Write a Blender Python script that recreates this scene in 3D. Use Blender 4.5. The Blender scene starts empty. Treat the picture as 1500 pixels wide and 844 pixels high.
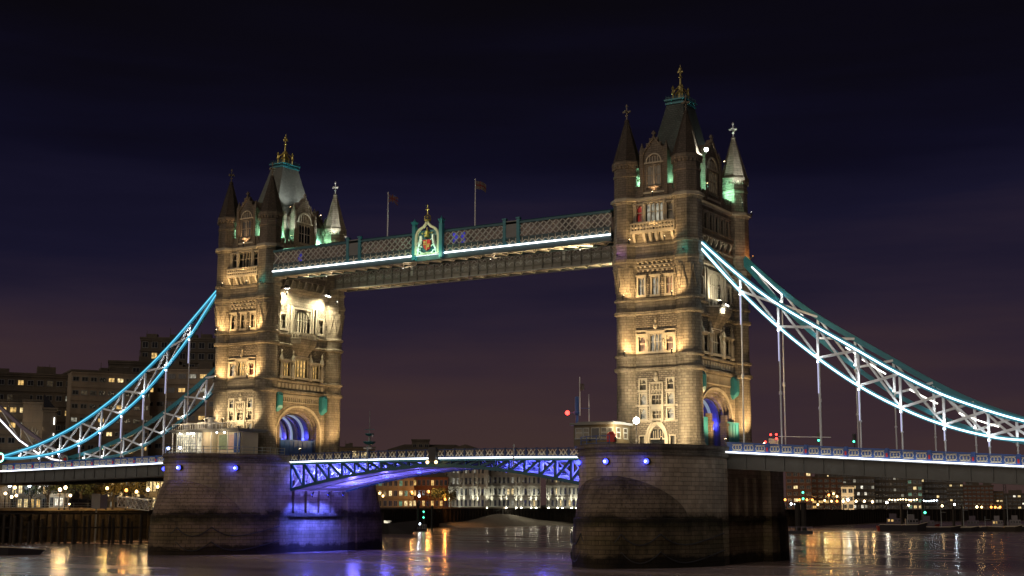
import bpy, bmesh, math, random
from mathutils import Vector, Matrix
random.seed(7)
S = bpy.context.scene
COL = S.collection
PI = math.pi
R = math.radians

# ------------------------------------------------------------------ camera
YAW, PITCH, ROLL, FPX = 2.1279007, 0.1525682, 0.0035754, 2061.95
CP = Vector((133.868, -199.312, 8.504))
fw = Vector((math.cos(YAW) * math.cos(PITCH), math.sin(YAW) * math.cos(PITCH), math.sin(PITCH)))
rt = Vector((math.sin(YAW), -math.cos(YAW), 0))
upv = rt.cross(fw)
r2 = rt * math.cos(ROLL) + upv * math.sin(ROLL)
u2 = -rt * math.sin(ROLL) + upv * math.cos(ROLL)
cd = bpy.data.cameras.new('camera')
cam = bpy.data.objects.new('camera', cd)
COL.objects.link(cam)
m = Matrix.Identity(4)
for i in range(3):
    m[i][0] = r2[i]; m[i][1] = u2[i]; m[i][2] = -fw[i]; m[i][3] = CP[i]
cam.matrix_world = m
cd.sensor_width = 36.0
cd.lens = FPX / 1500 * 36.0
cd.clip_start = 1.0
cd.clip_end = 6000
S.camera = cam

# ------------------------------------------------------------------ world, added city-glow fill sun, exposure
W = bpy.data.worlds.new('World')
S.world = W
W.use_nodes = True
nt = W.node_tree
nt.nodes.clear()
N = nt.nodes.new
wo = N('ShaderNodeOutputWorld'); bg = N('ShaderNodeBackground')
tc = N('ShaderNodeTexCoord'); sx = N('ShaderNodeSeparateXYZ')
ns = N('ShaderNodeTexNoise'); ns.inputs['Scale'].default_value = 2.2; ns.inputs['Detail'].default_value = 5
mp = N('ShaderNodeMapping'); mp.inputs['Scale'].default_value = (1, 1, 8)
ma = N('ShaderNodeMath'); ma.operation = 'MULTIPLY_ADD'; ma.inputs[1].default_value = 0.22; ma.inputs[2].default_value = -0.11
ad = N('ShaderNodeMath'); ad.operation = 'ADD'
cr = N('ShaderNodeValToRGB')
el = cr.color_ramp.elements
stops = [(0.0, (.052, .030, .027)), (.05, (.048, .0270, .0285)), (.09, (.036, .0210, .0290)), (.14, (.0205, .0140, .0280)),
         (.19, (.0086, .0074, .0220)), (.25, (.0046, .0040, .0130)), (.31, (.0033, .0027, .0065)), (.37, (.0029, .0023, .0038)), (1.0, (.0025, .002, .0035))]
el[0].position = 0; el[0].color = (*stops[0][1], 1)
el[1].position = 1; el[1].color = (*stops[-1][1], 1)
for p, c in stops[1:-1]:
    e = el.new(p); e.color = (*c, 1)
L = nt.links.new
L(tc.outputs['Generated'], sx.inputs[0]); L(tc.outputs['Generated'], mp.inputs[0]); L(mp.outputs[0], ns.inputs['Vector'])
L(ns.outputs[0], ma.inputs[0]); L(sx.outputs['Z'], ad.inputs[0]); L(ma.outputs[0], ad.inputs[1])
L(ad.outputs[0], cr.inputs[0]); L(cr.outputs[0], bg.inputs[0]); L(bg.outputs[0], wo.inputs[0])
bg.inputs[1].default_value = 1.0

sd = bpy.data.lights.new('city_glow_fill', 'SUN')  # soft fill added to lift the piers, standing in for lamps on the bank
sd.energy = .88; sd.angle = R(72); sd.color = (1, .80, .62)
so = bpy.data.objects.new('city_glow_fill', sd)
so.rotation_euler = Vector((0.12, 1.0, -0.36)).to_track_quat('-Z', 'Y').to_euler()
COL.objects.link(so)

S.view_settings.view_transform = 'Standard'
S.view_settings.look = 'None'
S.view_settings.exposure = 0.0
S.view_settings.gamma = 1.0
S.cycles.use_denoising = True
S.cycles.use_light_tree = True
S.cycles.max_bounces = 5
S.cycles.diffuse_bounces = 2
S.cycles.glossy_bounces = 3
S.cycles.transparent_max_bounces = 4
S.cycles.sample_clamp_indirect = 4
S.cycles.caustics_reflective = False
S.cycles.caustics_refractive = False


def at(px, py, dist):
    """a point along the photograph's ray at a horizontal distance (metres)"""
    d = fw + r2 * ((px - 750) / FPX) - u2 * ((py - 422) / FPX)
    return CP + d * (dist / math.hypot(d.x, d.y))


# ------------------------------------------------------------------ materials
MATS = {}


def newmat(name):
    mt = bpy.data.materials.new(name); mt.use_nodes = True
    MATS[name] = mt
    nt = mt.node_tree
    b = nt.nodes['Principled BSDF']
    return mt, nt, b


def plain(name, c, rough=.6, metal=0, emit=None, es=0, noise=.25, nscale=.8, bump=0, spec=None):
    mt, nt, b = newmat(name)
    b.inputs['Roughness'].default_value = rough
    b.inputs['Metallic'].default_value = metal
    if spec is not None: b.inputs['Specular IOR Level'].default_value = spec
    if noise:
        tc = nt.nodes.new('ShaderNodeTexCoord'); n = nt.nodes.new('ShaderNodeTexNoise')
        n.inputs['Scale'].default_value = nscale; n.inputs['Detail'].default_value = 6; n.inputs['Roughness'].default_value = .65
        mx = nt.nodes.new('ShaderNodeMix'); mx.data_type = 'RGBA'
        mx.inputs[6].default_value = (*[v * (1 - noise) for v in c], 1)
        mx.inputs[7].default_value = (*[min(1, v * (1 + noise)) for v in c], 1)
        nt.links.new(tc.outputs['Object'], n.inputs['Vector']); nt.links.new(n.outputs[0], mx.inputs[0]); nt.links.new(mx.outputs[2], b.inputs['Base Color'])
        if bump:
            bp = nt.nodes.new('ShaderNodeBump'); bp.inputs['Distance'].default_value = bump
            nt.links.new(n.outputs[0], bp.inputs['Height']); nt.links.new(bp.outputs[0], b.inputs['Normal'])
    else:
        b.inputs['Base Color'].default_value = (*c, 1)
    if emit:
        b.inputs['Emission Color'].default_value = (*emit, 1)
        b.inputs['Emission Strength'].default_value = es
    return mt


def stone(name, c1, c2, mortar, bw, bh, msize=.03, bump=.03, weather=.45, wscale=.35, fine=.04, tide=False, rough=.85):
    mt, nt, b = newmat(name)
    N = nt.nodes.new; L = nt.links.new
    uv = N('ShaderNodeUVMap'); uv.uv_map = 'UVMap'
    br = N('ShaderNodeTexBrick')
    br.inputs['Color1'].default_value = (*c1, 1); br.inputs['Color2'].default_value = (*c2, 1); br.inputs['Mortar'].default_value = (*mortar, 1)
    br.inputs['Scale'].default_value = 1; br.inputs['Mortar Size'].default_value = msize
    br.inputs['Brick Width'].default_value = bw; br.inputs['Row Height'].default_value = bh
    br.inputs['Mortar Smooth'].default_value = .3
    L(uv.outputs[0], br.inputs['Vector'])
    g = N('ShaderNodeNewGeometry')
    mp = N('ShaderNodeMapping'); mp.inputs['Scale'].default_value = (1, 1, .35 if tide else .22)
    L(g.outputs['Position'], mp.inputs[0])
    n1 = N('ShaderNodeTexNoise'); n1.inputs['Scale'].default_value = wscale; n1.inputs['Detail'].default_value = 8; n1.inputs['Roughness'].default_value = .7
    L(mp.outputs[0], n1.inputs['Vector'])
    rr = N('ShaderNodeMapRange'); rr.inputs['From Min'].default_value = .35; rr.inputs['From Max'].default_value = .7
    rr.inputs['To Min'].default_value = 1 - weather; rr.inputs['To Max'].default_value = 1.12
    L(n1.outputs[0], rr.inputs[0])
    mu = N('ShaderNodeVectorMath'); mu.operation = 'SCALE'
    L(br.outputs['Color'], mu.inputs[0]); L(rr.outputs[0], mu.inputs['Scale'])
    out = mu.outputs[0]
    n2 = N('ShaderNodeTexNoise'); n2.inputs['Scale'].default_value = 3.0; n2.inputs['Detail'].default_value = 6
    L(g.outputs['Position'], n2.inputs['Vector'])
    if tide:
        sp = N('ShaderNodeSeparateXYZ'); L(g.outputs['Position'], sp.inputs[0])
        n3 = N('ShaderNodeTexNoise'); n3.inputs['Scale'].default_value = .22; n3.inputs['Detail'].default_value = 9; n3.inputs['Roughness'].default_value = .72
        mp3 = N('ShaderNodeMapping'); mp3.inputs['Scale'].default_value = (1, 1, 1.6); L(g.outputs['Position'], mp3.inputs[0]); L(mp3.outputs[0], n3.inputs['Vector'])
        a = N('ShaderNodeMath'); a.operation = 'MULTIPLY_ADD'; a.inputs[1].default_value = 4.0; L(n3.outputs[0], a.inputs[0]); L(sp.outputs['Z'], a.inputs[2])
        ramp = N('ShaderNodeValToRGB'); e = ramp.color_ramp.elements
        mr = N('ShaderNodeMapRange'); mr.inputs['From Min'].default_value = 0; mr.inputs['From Max'].default_value = 20; L(a.outputs[0], mr.inputs[0]); L(mr.outputs[0], ramp.inputs[0])
        sts = [(0, (.05, .045, .035)), (.16, (.09, .08, .06)), (.19, (.5, .46, .36)), (.27, (.42, .40, .27)), (.33, (.62, .56, .45)), (.385, (.22, .22, .13)),
               (.41, (.10, .10, .065)), (.44, (.13, .115, .08)), (.462, (.5, .46, .40)), (.52, (.85, .80, .74)), (.64, (.75, .7, .66)), (1, (1, .96, .9))]
        e[0].position = 0; e[0].color = (*sts[0][1], 1); e[1].position = 1; e[1].color = (*sts[-1][1], 1)
        for p, c in sts[1:-1]:
            q = e.new(p); q.color = (*c, 1)
        mu2 = N('ShaderNodeVectorMath'); mu2.operation = 'MULTIPLY'; L(out, mu2.inputs[0]); L(ramp.outputs[0], mu2.inputs[1]); out = mu2.outputs[0]
    L(out, b.inputs['Base Color'])
    b.inputs['Roughness'].default_value = rough
    b.inputs['Specular IOR Level'].default_value = .25
    inv = N('ShaderNodeMath'); inv.operation = 'MULTIPLY_ADD'; inv.inputs[1].default_value = -1.0
    L(br.outputs['Fac'], inv.inputs[0]); L(n2.outputs[0], inv.inputs[2])
    bp = N('ShaderNodeBump'); bp.inputs['Distance'].default_value = bump; L(inv.outputs[0], bp.inputs['Height'])
    bp2 = N('ShaderNodeBump'); bp2.inputs['Distance'].default_value = fine; L(n1.outputs[0], bp2.inputs['Height']); L(bp.outputs[0], bp2.inputs['Normal'])
    L(bp2.outputs[0], b.inputs['Normal'])
    return mt


stone('ashlar', (.36, .32, .25), (.25, .225, .175), (.15, .13, .10), 1.1, .42, bump=.04, weather=.62)
stone('rough_stone', (.30, .27, .22), (.17, .15, .12), (.09, .08, .065), .62, .30, msize=.05, bump=.14, weather=.35, wscale=1.2)
stone('trim_stone', (.44, .41, .33), (.37, .34, .27), (.38, .35, .29), 1.6, .8, bump=.01, weather=.3)
stone('dark_stone', (.24, .20, .16), (.19, .165, .13), (.12, .10, .08), .8, .35, bump=.04, weather=.5)
stone('pier_stone', (.66, .57, .45), (.50, .435, .345), (.34, .29, .23), 1.5, .62, msize=.04, bump=.06, weather=.55, wscale=.22, tide=True)
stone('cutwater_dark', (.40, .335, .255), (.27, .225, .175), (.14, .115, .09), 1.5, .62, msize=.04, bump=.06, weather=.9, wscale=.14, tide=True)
stone('cutwater_stone', (.58, .46, .38), (.44, .36, .30), (.20, .16, .13), 1.5, .62, msize=.04, bump=.06, weather=.6, wscale=.16, tide=True)
stone('slate', (.19, .20, .19), (.145, .155, .145), (.13, .14, .13), .55, .34, bump=.03, weather=.3, rough=.45)
stone('dark_slate', (.085, .10, .095), (.06, .075, .07), (.03, .04, .04), .55, .34, bump=.03, weather=.3, rough=.45)
stone('spire_slate', (.10, .08, .065), (.065, .055, .045), (.035, .03, .025), .5, .30, bump=.05, weather=.4, rough=.6)
stone('quay_wall', (.06, .05, .04), (.035, .03, .025), (.03, .03, .025), 1.2, .5, bump=.08, weather=.6, tide=False)
stone('red_brick', (.16, .07, .04), (.12, .055, .035), (.22, .17, .13), .9, .35, bump=.02, weather=.3)
stone('orange_brick', (.32, .12, .055), (.25, .095, .045), (.2, .12, .08), .9, .35, bump=.02, weather=.3)
stone('yellow_brick', (.28, .20, .12), (.22, .16, .10), (.18, .15, .11), .9, .35, bump=.02, weather=.3)
stone('concrete', (.30, .25, .19), (.25, .21, .16), (.17, .15, .12), 6, 3.0, bump=.01, weather=.35, wscale=.15)
stone('dark_concrete', (.12, .105, .085), (.10, .085, .07), (.08, .07, .06), 6, 3.0, bump=.01, weather=.35, wscale=.15)
stone('white_render', (.42, .41, .36), (.38, .37, .32), (.28, .27, .24), 2.5, 1.2, bump=.01, weather=.3, wscale=.3)
plain('teal_paint', (.03, .20, .25), .4, noise=.2)
plain('dark_teal', (.02, .10, .13), .45, noise=.2)
plain('blue_paint', (.035, .10, .34), .4, noise=.2)
plain('vault_paint', (.03, .035, .09), .5, noise=.2)
plain('navy_paint', (.02, .04, .12), .4, noise=.2)
plain('white_paint', (.72, .74, .74), .4, noise=.12)
plain('grey_paint', (.30, .34, .35), .45, noise=.25)
plain('red_paint', (.55, .03, .03), .4, noise=.1)
plain('cream_paint', (.62, .56, .42), .5, noise=.15)
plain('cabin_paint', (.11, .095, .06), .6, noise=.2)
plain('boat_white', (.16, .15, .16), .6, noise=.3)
plain('boat_purple', (.075, .06, .085), .6, noise=.3)
plain('dark_steel', (.09, .095, .09), .5, noise=.35)
plain('lattice_paint', (.42, .43, .40), .5, noise=.3)
plain('walk_teal', (.045, .085, .095), .5, noise=.2)
plain('steel_grey', (.16, .17, .17), .5, noise=.3)
plain('asphalt', (.05, .05, .05), .9)
plain('ground_dark', (.04, .038, .034), .95)
plain('sand', (.26, .23, .18), .95, noise=.35, nscale=.3, bump=.3)
plain('gold', (.72, .62, .20), .3, metal=.85, noise=.1)
plain('weathered_gold', (.36, .31, .12), .4, metal=.6, noise=.25)
plain('dark_glass', (.015, .018, .022), .12, noise=0)
plain('iron', (.03, .03, .032), .5, noise=.2)
plain('timber', (.035, .028, .021), .9, noise=.5, nscale=1.5, bump=.2)
plain('timber_dark', (.02, .017, .014), .9, noise=.5, nscale=1.5)
plain('hull_dark', (.02, .02, .024), .5, noise=.2)
plain('hull_red', (.30, .04, .03), .5, noise=.2)
plain('hull_purple', (.25, .22, .30), .5, noise=.2)
plain('bark', (.05, .04, .03), .95, noise=.3)
plain('leaf', (.045, .06, .02), .8, noise=.4)
plain('leaf_lamplit', (.08, .07, .025), .8, noise=.4)  # leaf green with the orange street lamp glow mixed into the colour
plain('flag_red', (.10, .008, .01), .8, noise=.1)
plain('flag_blue', (.02, .03, .16), .8, noise=.1)
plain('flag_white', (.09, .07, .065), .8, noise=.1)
plain('poster_green', (.25, .33, .22), .6, noise=.6, nscale=1.2)
plain('poster_red', (.50, .35, .33), .6, noise=.6, nscale=1.5)


def led(name, c, s):
    mt, nt, b = newmat(name)
    b.inputs['Base Color'].default_value = (.05, .05, .05, 1)
    b.inputs['Emission Color'].default_value = (*c, 1)
    b.inputs['Emission Strength'].default_value = s
    return mt


led('led_white', (.92, .96, 1.0), 4.2)
led('led_warmwhite', (1, .97, .88), 3.0)
led('led_ice', (.62, .88, 1.0), 3.4)
led('chord_glow_cyan', (.012, .20, .34), 1.0)
led('led_cyan_bright', (.12, .60, .85), 1.5)
led('led_violet', (.66, .66, 1.0), .9)
led('led_blue', (.05, .07, 1.0), 7)
led('blue_lamp', (.03, .04, 1.0), 9)
led('blue_core', (.30, .42, 1.0), 22)
led('arc_blue', (.12, .13, 1.0), 1.6)
led('rib_glow_white', (.50, .66, .85), .38)
led('lamp_warm', (1, .72, .38), 14)
led('lamp_white', (1, .97, .88), 22)
led('lamp_orange', (1, .30, .05), 6)
led('lamp_yellow', (1, .64, .24), 6)
led('lamp_green', (.08, 1, .5), 5)
led('green_lamp', (.35, 1, .62), 6)
led('lamp_red', (1, .04, .03), 7)
led('uplight_lens', (1, .95, .75), 45)
led('lamp_cool', (.75, .88, 1.0), 16)
led('led_amber', (1, .38, .08), 1.4)
led('led_magenta', (.45, .08, .55), .45)
led('led_teal', (.0, .45, .40), .45)


def litglass(name, c, s, var=.6, sc=1.5):
    mt, nt, b = newmat(name)
    b.inputs['Base Color'].default_value = (.03, .03, .03, 1); b.inputs['Roughness'].default_value = .2
    tc = nt.nodes.new('ShaderNodeTexCoord'); n = nt.nodes.new('ShaderNodeTexNoise'); n.inputs['Scale'].default_value = sc; n.inputs['Detail'].default_value = 3
    mr = nt.nodes.new('ShaderNodeMapRange'); mr.inputs['From Min'].default_value = .35; mr.inputs['From Max'].default_value = .65
    mr.inputs['To Min'].default_value = s * (1 - var); mr.inputs['To Max'].default_value = s * (1 + var)
    g = nt.nodes.new('ShaderNodeNewGeometry')
    nt.links.new(g.outputs['Position'], n.inputs['Vector']); nt.links.new(n.outputs[0], mr.inputs[0]); nt.links.new(mr.outputs[0], b.inputs['Emission Strength'])
    b.inputs['Emission Color'].default_value = (*c, 1)
    return mt


litglass('win_warm', (1, .62, .20), .75)
litglass('win_yellow', (1, .74, .34), 1.0)
litglass('win_pale', (.95, .90, .70), .28)
litglass('win_pink', (1, .50, .28), .28)
litglass('win_red', (1, .05, .04), .16)
litglass('win_dim', (.75, .55, .30), .045)
litglass('win_white', (1, .93, .75), 1.1)
litglass('win_green', (.35, .85, .55), .22)
litglass('shop_glass', (1, .88, .62), .75, .7, .9)
litglass('walk_glass', (.85, .55, .38), .035, .9, .4)
litglass('walk_blue', (.08, .08, 1), .3, .9, .5)

# water: long-exposure river
mt, nt, b = newmat('water')
N = nt.nodes.new; L = nt.links.new
b.inputs['Base Color'].default_value = (.10, .075, .055, 1)
b.inputs['Roughness'].default_value = .22
b.inputs['IOR'].default_value = 1.33
g = N('ShaderNodeNewGeometry')
mp = N('ShaderNodeMapping'); mp.inputs['Rotation'].default_value = (0, 0, R(25)); mp.inputs['Scale'].default_value = (.02, .09, 1)
n1 = N('ShaderNodeTexNoise'); n1.inputs['Scale'].default_value = 1; n1.inputs['Detail'].default_value = 2; n1.inputs['Roughness'].default_value = .5
L(g.outputs['Position'], mp.inputs[0]); L(mp.outputs[0], n1.inputs['Vector'])
n2 = N('ShaderNodeTexNoise'); n2.inputs['Scale'].default_value = .5; n2.inputs['Detail'].default_value = 4
L(g.outputs['Position'], n2.inputs['Vector'])
mr = N('ShaderNodeMapRange'); mr.inputs['From Min'].default_value = .3; mr.inputs['From Max'].default_value = .7; mr.inputs['To Min'].default_value = .17; mr.inputs['To Max'].default_value = .25
L(n1.outputs[0], mr.inputs[0]); L(mr.outputs[0], b.inputs['Roughness'])
ad = N('ShaderNodeMath'); ad.operation = 'MULTIPLY_ADD'; ad.inputs[1].default_value = .0; L(n2.outputs[0], ad.inputs[0]); L(n1.outputs[0], ad.inputs[2])
bp = N('ShaderNodeBump'); bp.inputs['Distance'].default_value = .34; bp.inputs['Strength'].default_value = .35
L(ad.outputs[0], bp.inputs['Height']); L(bp.outputs[0], b.inputs['Normal'])
crw = N('ShaderNodeValToRGB'); crw.color_ramp.elements[0].position = .35; crw.color_ramp.elements[0].color = (.20, .15, .155, 1)
crw.color_ramp.elements[1].position = .68; crw.color_ramp.elements[1].color = (.42, .32, .29, 1)
L(n1.outputs[0], crw.inputs[0]); L(crw.outputs[0], b.inputs['Base Color'])


# ------------------------------------------------------------------ mesh builder
class MB:
    def __init__(s, T=None):
        s.v = []; s.f = []; s.m = []; s.T = T; s.mi = 0

    def V(s, p):
        if s.T: p = s.T(*p)
        s.v.append(tuple(p)); return len(s.v) - 1

    def F(s, idx):
        s.f.append(tuple(idx)); s.m.append(s.mi)

    def box(s, a0, a1, b0, b1, c0, c1):
        i = [s.V((x, y, z)) for z in (c0, c1) for y in (b0, b1) for x in (a0, a1)]
        for q in ((0, 2, 3, 1), (4, 5, 7, 6), (0, 1, 5, 4), (2, 6, 7, 3), (0, 4, 6, 2), (1, 3, 7, 5)): s.F([i[k] for k in q])

    def quad(s, *p):
        s.F([s.V(q) for q in p])

    def prism(s, poly, z0, z1, top=None):
        top = top or poly
        a = [s.V((x, y, z0)) for x, y in poly]; b = [s.V((x, y, z1)) for x, y in top]
        n = len(poly)
        for k in range(n): s.F((a[k], a[(k + 1) % n], b[(k + 1) % n], b[k]))
        s.F(a[::-1]); s.F(b)

    def loft(s, rings, cap=True):
        I = [[s.V(p) for p in r] for r in rings]
        n = len(rings[0])
        for a, b in zip(I, I[1:]):
            for k in range(n): s.F((a[k], a[(k + 1) % n], b[(k + 1) % n], b[k]))
        if cap: s.F(I[0][::-1]); s.F(I[-1])

    def lathe(s, prof, n=8, c=(0, 0), rot=None, cap=True):
        rot = PI / n if rot is None else rot
        s.loft([[(c[0] + r * math.cos(2 * PI * k / n + rot), c[1] + r * math.sin(2 * PI * k / n + rot), z) for k in range(n)] for r, z in prof], cap)

    def beam(s, p, q, w, h=None, upd=(0, 0, 1)):
        h = h or w
        p = Vector(p); q = Vector(q); d = (q - p).normalized(); u = Vector(upd)
        if abs(d.dot(u)) > .98: u = Vector((0, 1, 0))
        a = d.cross(u).normalized(); b = a.cross(d).normalized()
        i = []
        for c in (p, q):
            for sa, sb in ((-1, -1), (1, -1), (1, 1), (-1, 1)): i.append(s.V(c + a * (sa * w / 2) + b * (sb * h / 2)))
        for k in range(4): s.F((i[k], i[(k + 1) % 4], i[4 + (k + 1) % 4], i[4 + k]))
        s.F(i[3::-1]); s.F(i[4:])

    def tube(s, pts, r, n=6, rr=None):
        pts = [Vector(p) for p in pts]
        rings = []
        for k, p in enumerate(pts):
            d = (pts[min(k + 1, len(pts) - 1)] - pts[max(k - 1, 0)]).normalized()
            u = Vector((0, 0, 1)) if abs(d.z) < .95 else Vector((0, 1, 0))
            a = d.cross(u).normalized(); b = a.cross(d)
            r_ = rr[k] if rr else r
            rings.append([p + (a * math.cos(2 * PI * j / n) + b * math.sin(2 * PI * j / n)) * r_ for j in range(n)])
        s.loft(rings)

    def ribbon(s, pts, w, h, upd=(0, 0, 1)):
        """rectangular section swept along a path lying in a vertical plane"""
        pts = [Vector(p) for p in pts]; rings = []
        for k, p in enumerate(pts):
            d = (pts[min(k + 1, len(pts) - 1)] - pts[max(k - 1, 0)]).normalized()
            a = d.cross(Vector(upd))
            a = a.normalized() if a.length > .01 else Vector((0, 1, 0)); b = a.cross(d).normalized()
            rings.append([p + a * (sa * w / 2) + b * (sb * h / 2) for sa, sb in ((-1, -1), (1, -1), (1, 1), (-1, 1))])
        s.loft(rings)

    def ball(s, c, r, n=8, m=5, sz=1):
        s.lathe([(max(.001, r * math.sin(PI * k / m)), c[2] - r * sz * math.cos(PI * k / m)) for k in range(m + 1)], n, (c[0], c[1]), cap=False)

    def build(s, name, mats, parent=None, smooth=False, recalc=True):
        me = bpy.data.meshes.new(name)
        me.from_pydata(s.v, [], s.f)
        if isinstance(mats, str): mats = [mats]
        for x in mats: me.materials.append(MATS[x])
        for p, k in zip(me.polygons, s.m): p.material_index = k
        if recalc:
            bm = bmesh.new(); bm.from_mesh(me)
            bmesh.ops.recalc_face_normals(bm, faces=bm.faces)
            bm.to_mesh(me); bm.free()
        me.update()
        uvl = me.uv_layers.new(name='UVMap').data
        for p in me.polygons:
            n = p.normal
            if abs(n.z) > .8: t = None
            else:
                t = Vector((-n.y, n.x, 0)).normalized()
            for li in p.loop_indices:
                co = me.vertices[me.loops[li].vertex_index].co
                uvl[li].uv = (co.x, co.y) if t is None else (co.x * t.x + co.y * t.y, co.z)
        if smooth:
            for p in me.polygons: p.use_smooth = True
        o = bpy.data.objects.new(name, me)
        COL.objects.link(o)
        if parent: o.parent = parent
        return o


def tag(o, label=None, cat=None, group=None, kind=None):
    if label: o['label'] = label
    if cat: o['category'] = cat
    if group: o['group'] = group
    if kind: o['kind'] = kind
    return o


def thing(name, label, cat, loc=(0, 0, 0), rz=0, group=None):
    o = bpy.data.objects.new(name, None)
    o.empty_display_size = .5
    o.location = loc; o.rotation_euler = (0, 0, rz)
    COL.objects.link(o)
    return tag(o, label, cat, group)


def copy_tree(o, parent=None):
    c = o.copy(); COL.objects.link(c)
    if parent: c.parent = parent
    for ch in list(o.children): copy_tree(ch, c)
    return c


def light(kind, loc, energy, color, parent=None, target=None, size=.3, spot=None, blend=.6):
    d = bpy.data.lights.new('bulb', kind)
    d.energy = energy; d.color = color
    if kind in ('POINT', 'SPOT'): d.shadow_soft_size = size
    if kind == 'SPOT': d.spot_size = R(spot or 90); d.spot_blend = blend
    if kind == 'AREA': d.size = size
    o = bpy.data.objects.new('bulb', d)
    o.location = loc
    if target is not None: o.rotation_euler = (Vector(target) - Vector(loc)).to_track_quat('-Z', 'Y').to_euler()
    COL.objects.link(o)
    if parent: o.parent = parent
    return o


WARM = (1, .62, .27); WARM2 = (1, .73, .41); WHITEW = (1, .88, .64)
BZ = 16.9          # level of the pier tops

# ================================================================== SETTING
mb = MB()
mb.box(-1500, 900, -600, 2400, -.02, 0)
tag(mb.build('river_water', 'water'), kind='structure')
mb = MB()
mb.box(-2600, 2600, -1500, 3800, -6.2, -6)
tag(mb.build('riverbed_ground', 'ground_dark'), kind='structure')

QUAY = [(-119, -260), (-119, 62), (-146, 165), (-176, 250), (-181, 335), (-73, 335), (-86, 443), (-97, 585), (-60, 720), (220, 900)]
mb = MB()
poly = QUAY + [(900, 1100), (900, 2400), (-1500, 2400), (-1500, -260)]
mb.prism(poly, -5, 7.0)
tag(mb.build('north_bank_ground', ['ground_dark']), kind='structure')
# quay face walls, coping and timber fenders
qw = thing('quay_wall', 'dark riverside quay wall faced with upright timber fenders', 'quay wall')
mb = MB(); cp = MB(); fd = MB()
for (x0, y0), (x1, y1) in zip(QUAY, QUAY[1:]):
    d = Vector((x1 - x0, y1 - y0, 0)); ln = d.length; d.normalize(); n = Vector((d.y, -d.x, 0))
    p0 = Vector((x0, y0, 0)); p1 = Vector((x1, y1, 0))
    mb.beam(p0 + n * .25 + Vector((0, 0, 1.0)), p1 + n * .25 + Vector((0, 0, 1.0)), .5, 11.6)
    cp.beam(p0 + n * .3 + Vector((0, 0, 7.1)), p1 + n * .3 + Vector((0, 0, 7.1)), 1.4, .6)
    k = 0.
    while k < ln:
        q = p0 + d * k + n * .75
        h = random.uniform(5.6, 6.9)
        fd.box(q.x - .25, q.x + .25, q.y - .25, q.y + .25, -1, h)
        k += random.choice((2.2, 2.6, 3.0)) if y1 < 500 else 5
mb.build('wall_face', 'quay_wall', qw); cp.build('coping', 'concrete', qw); o = fd.build('timber_fenders', 'timber', qw); o['kind'] = 'stuff'

# sandy foreshore bank in the middle distance
mb = MB()
ring = []
for k in range(17):
    t = k / 16
    x = -172 + 3 * math.sin(t * 9) - 5 * t; y = 240 + t * 100
    h = 1.3 + 3.4 * math.exp(-((t - .52) / .20) ** 2)
    ring.append([(x - 12, y, h + .6), (x + 1.5, y, h), (x + 6, y, h * .55), (x + 13, y, -.3), (x - 12, y, -.5)])
mb.loft(ring)
tag(mb.build('sand_foreshore', 'sand'), kind='structure')

# ================================================================== PIERS
PW = 10.34
NY, NL = -9.6, 15.6      # where the rounded noses begin and how long they are


def arc_pts(kind, cap=1, grow=0, n=14):
    """outline of the nose at the -Y end from (+w,-14) round to (-w,-14)"""
    w = PW + grow; out = []
    for k in range(n + 1):
        t = k / n
        if kind == 'round':
            a = t * PI
            out.append((w * math.cos(a), NY - (NL + grow) * math.sin(a)))
        else:
            s = 14.2 + grow
            Rr = (w * w + s * s) / (2 * w)
            if t <= .5:
                th = (t / .5) * math.asin(s / Rr); out.append((w - Rr + Rr * math.cos(th), -14 - Rr * math.sin(th)))
            else:
                th = ((1 - t) / .5) * math.asin(s / Rr); out.append((-(w - Rr + Rr * math.cos(th)), -14 - Rr * math.sin(th)))
    return out


def pier_outline(kind, grow=0, rec=1.5):
    near = arc_pts(kind, grow=grow)
    w = PW + grow
    right = [(w, -8.3), (w - rec, -8.3), (w - rec, 8.3), (w, 8.3)]
    far = [(-x, -y) for x, y in near]
    left = [(-w, 8.3), (-(w - rec), 8.3), (-(w - rec), -8.3), (-w, -8.3)]
    # counter-clockwise: near nose goes +w -> -w, so walk the other way
    return near[::-1] + right + far[::-1] + left


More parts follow.
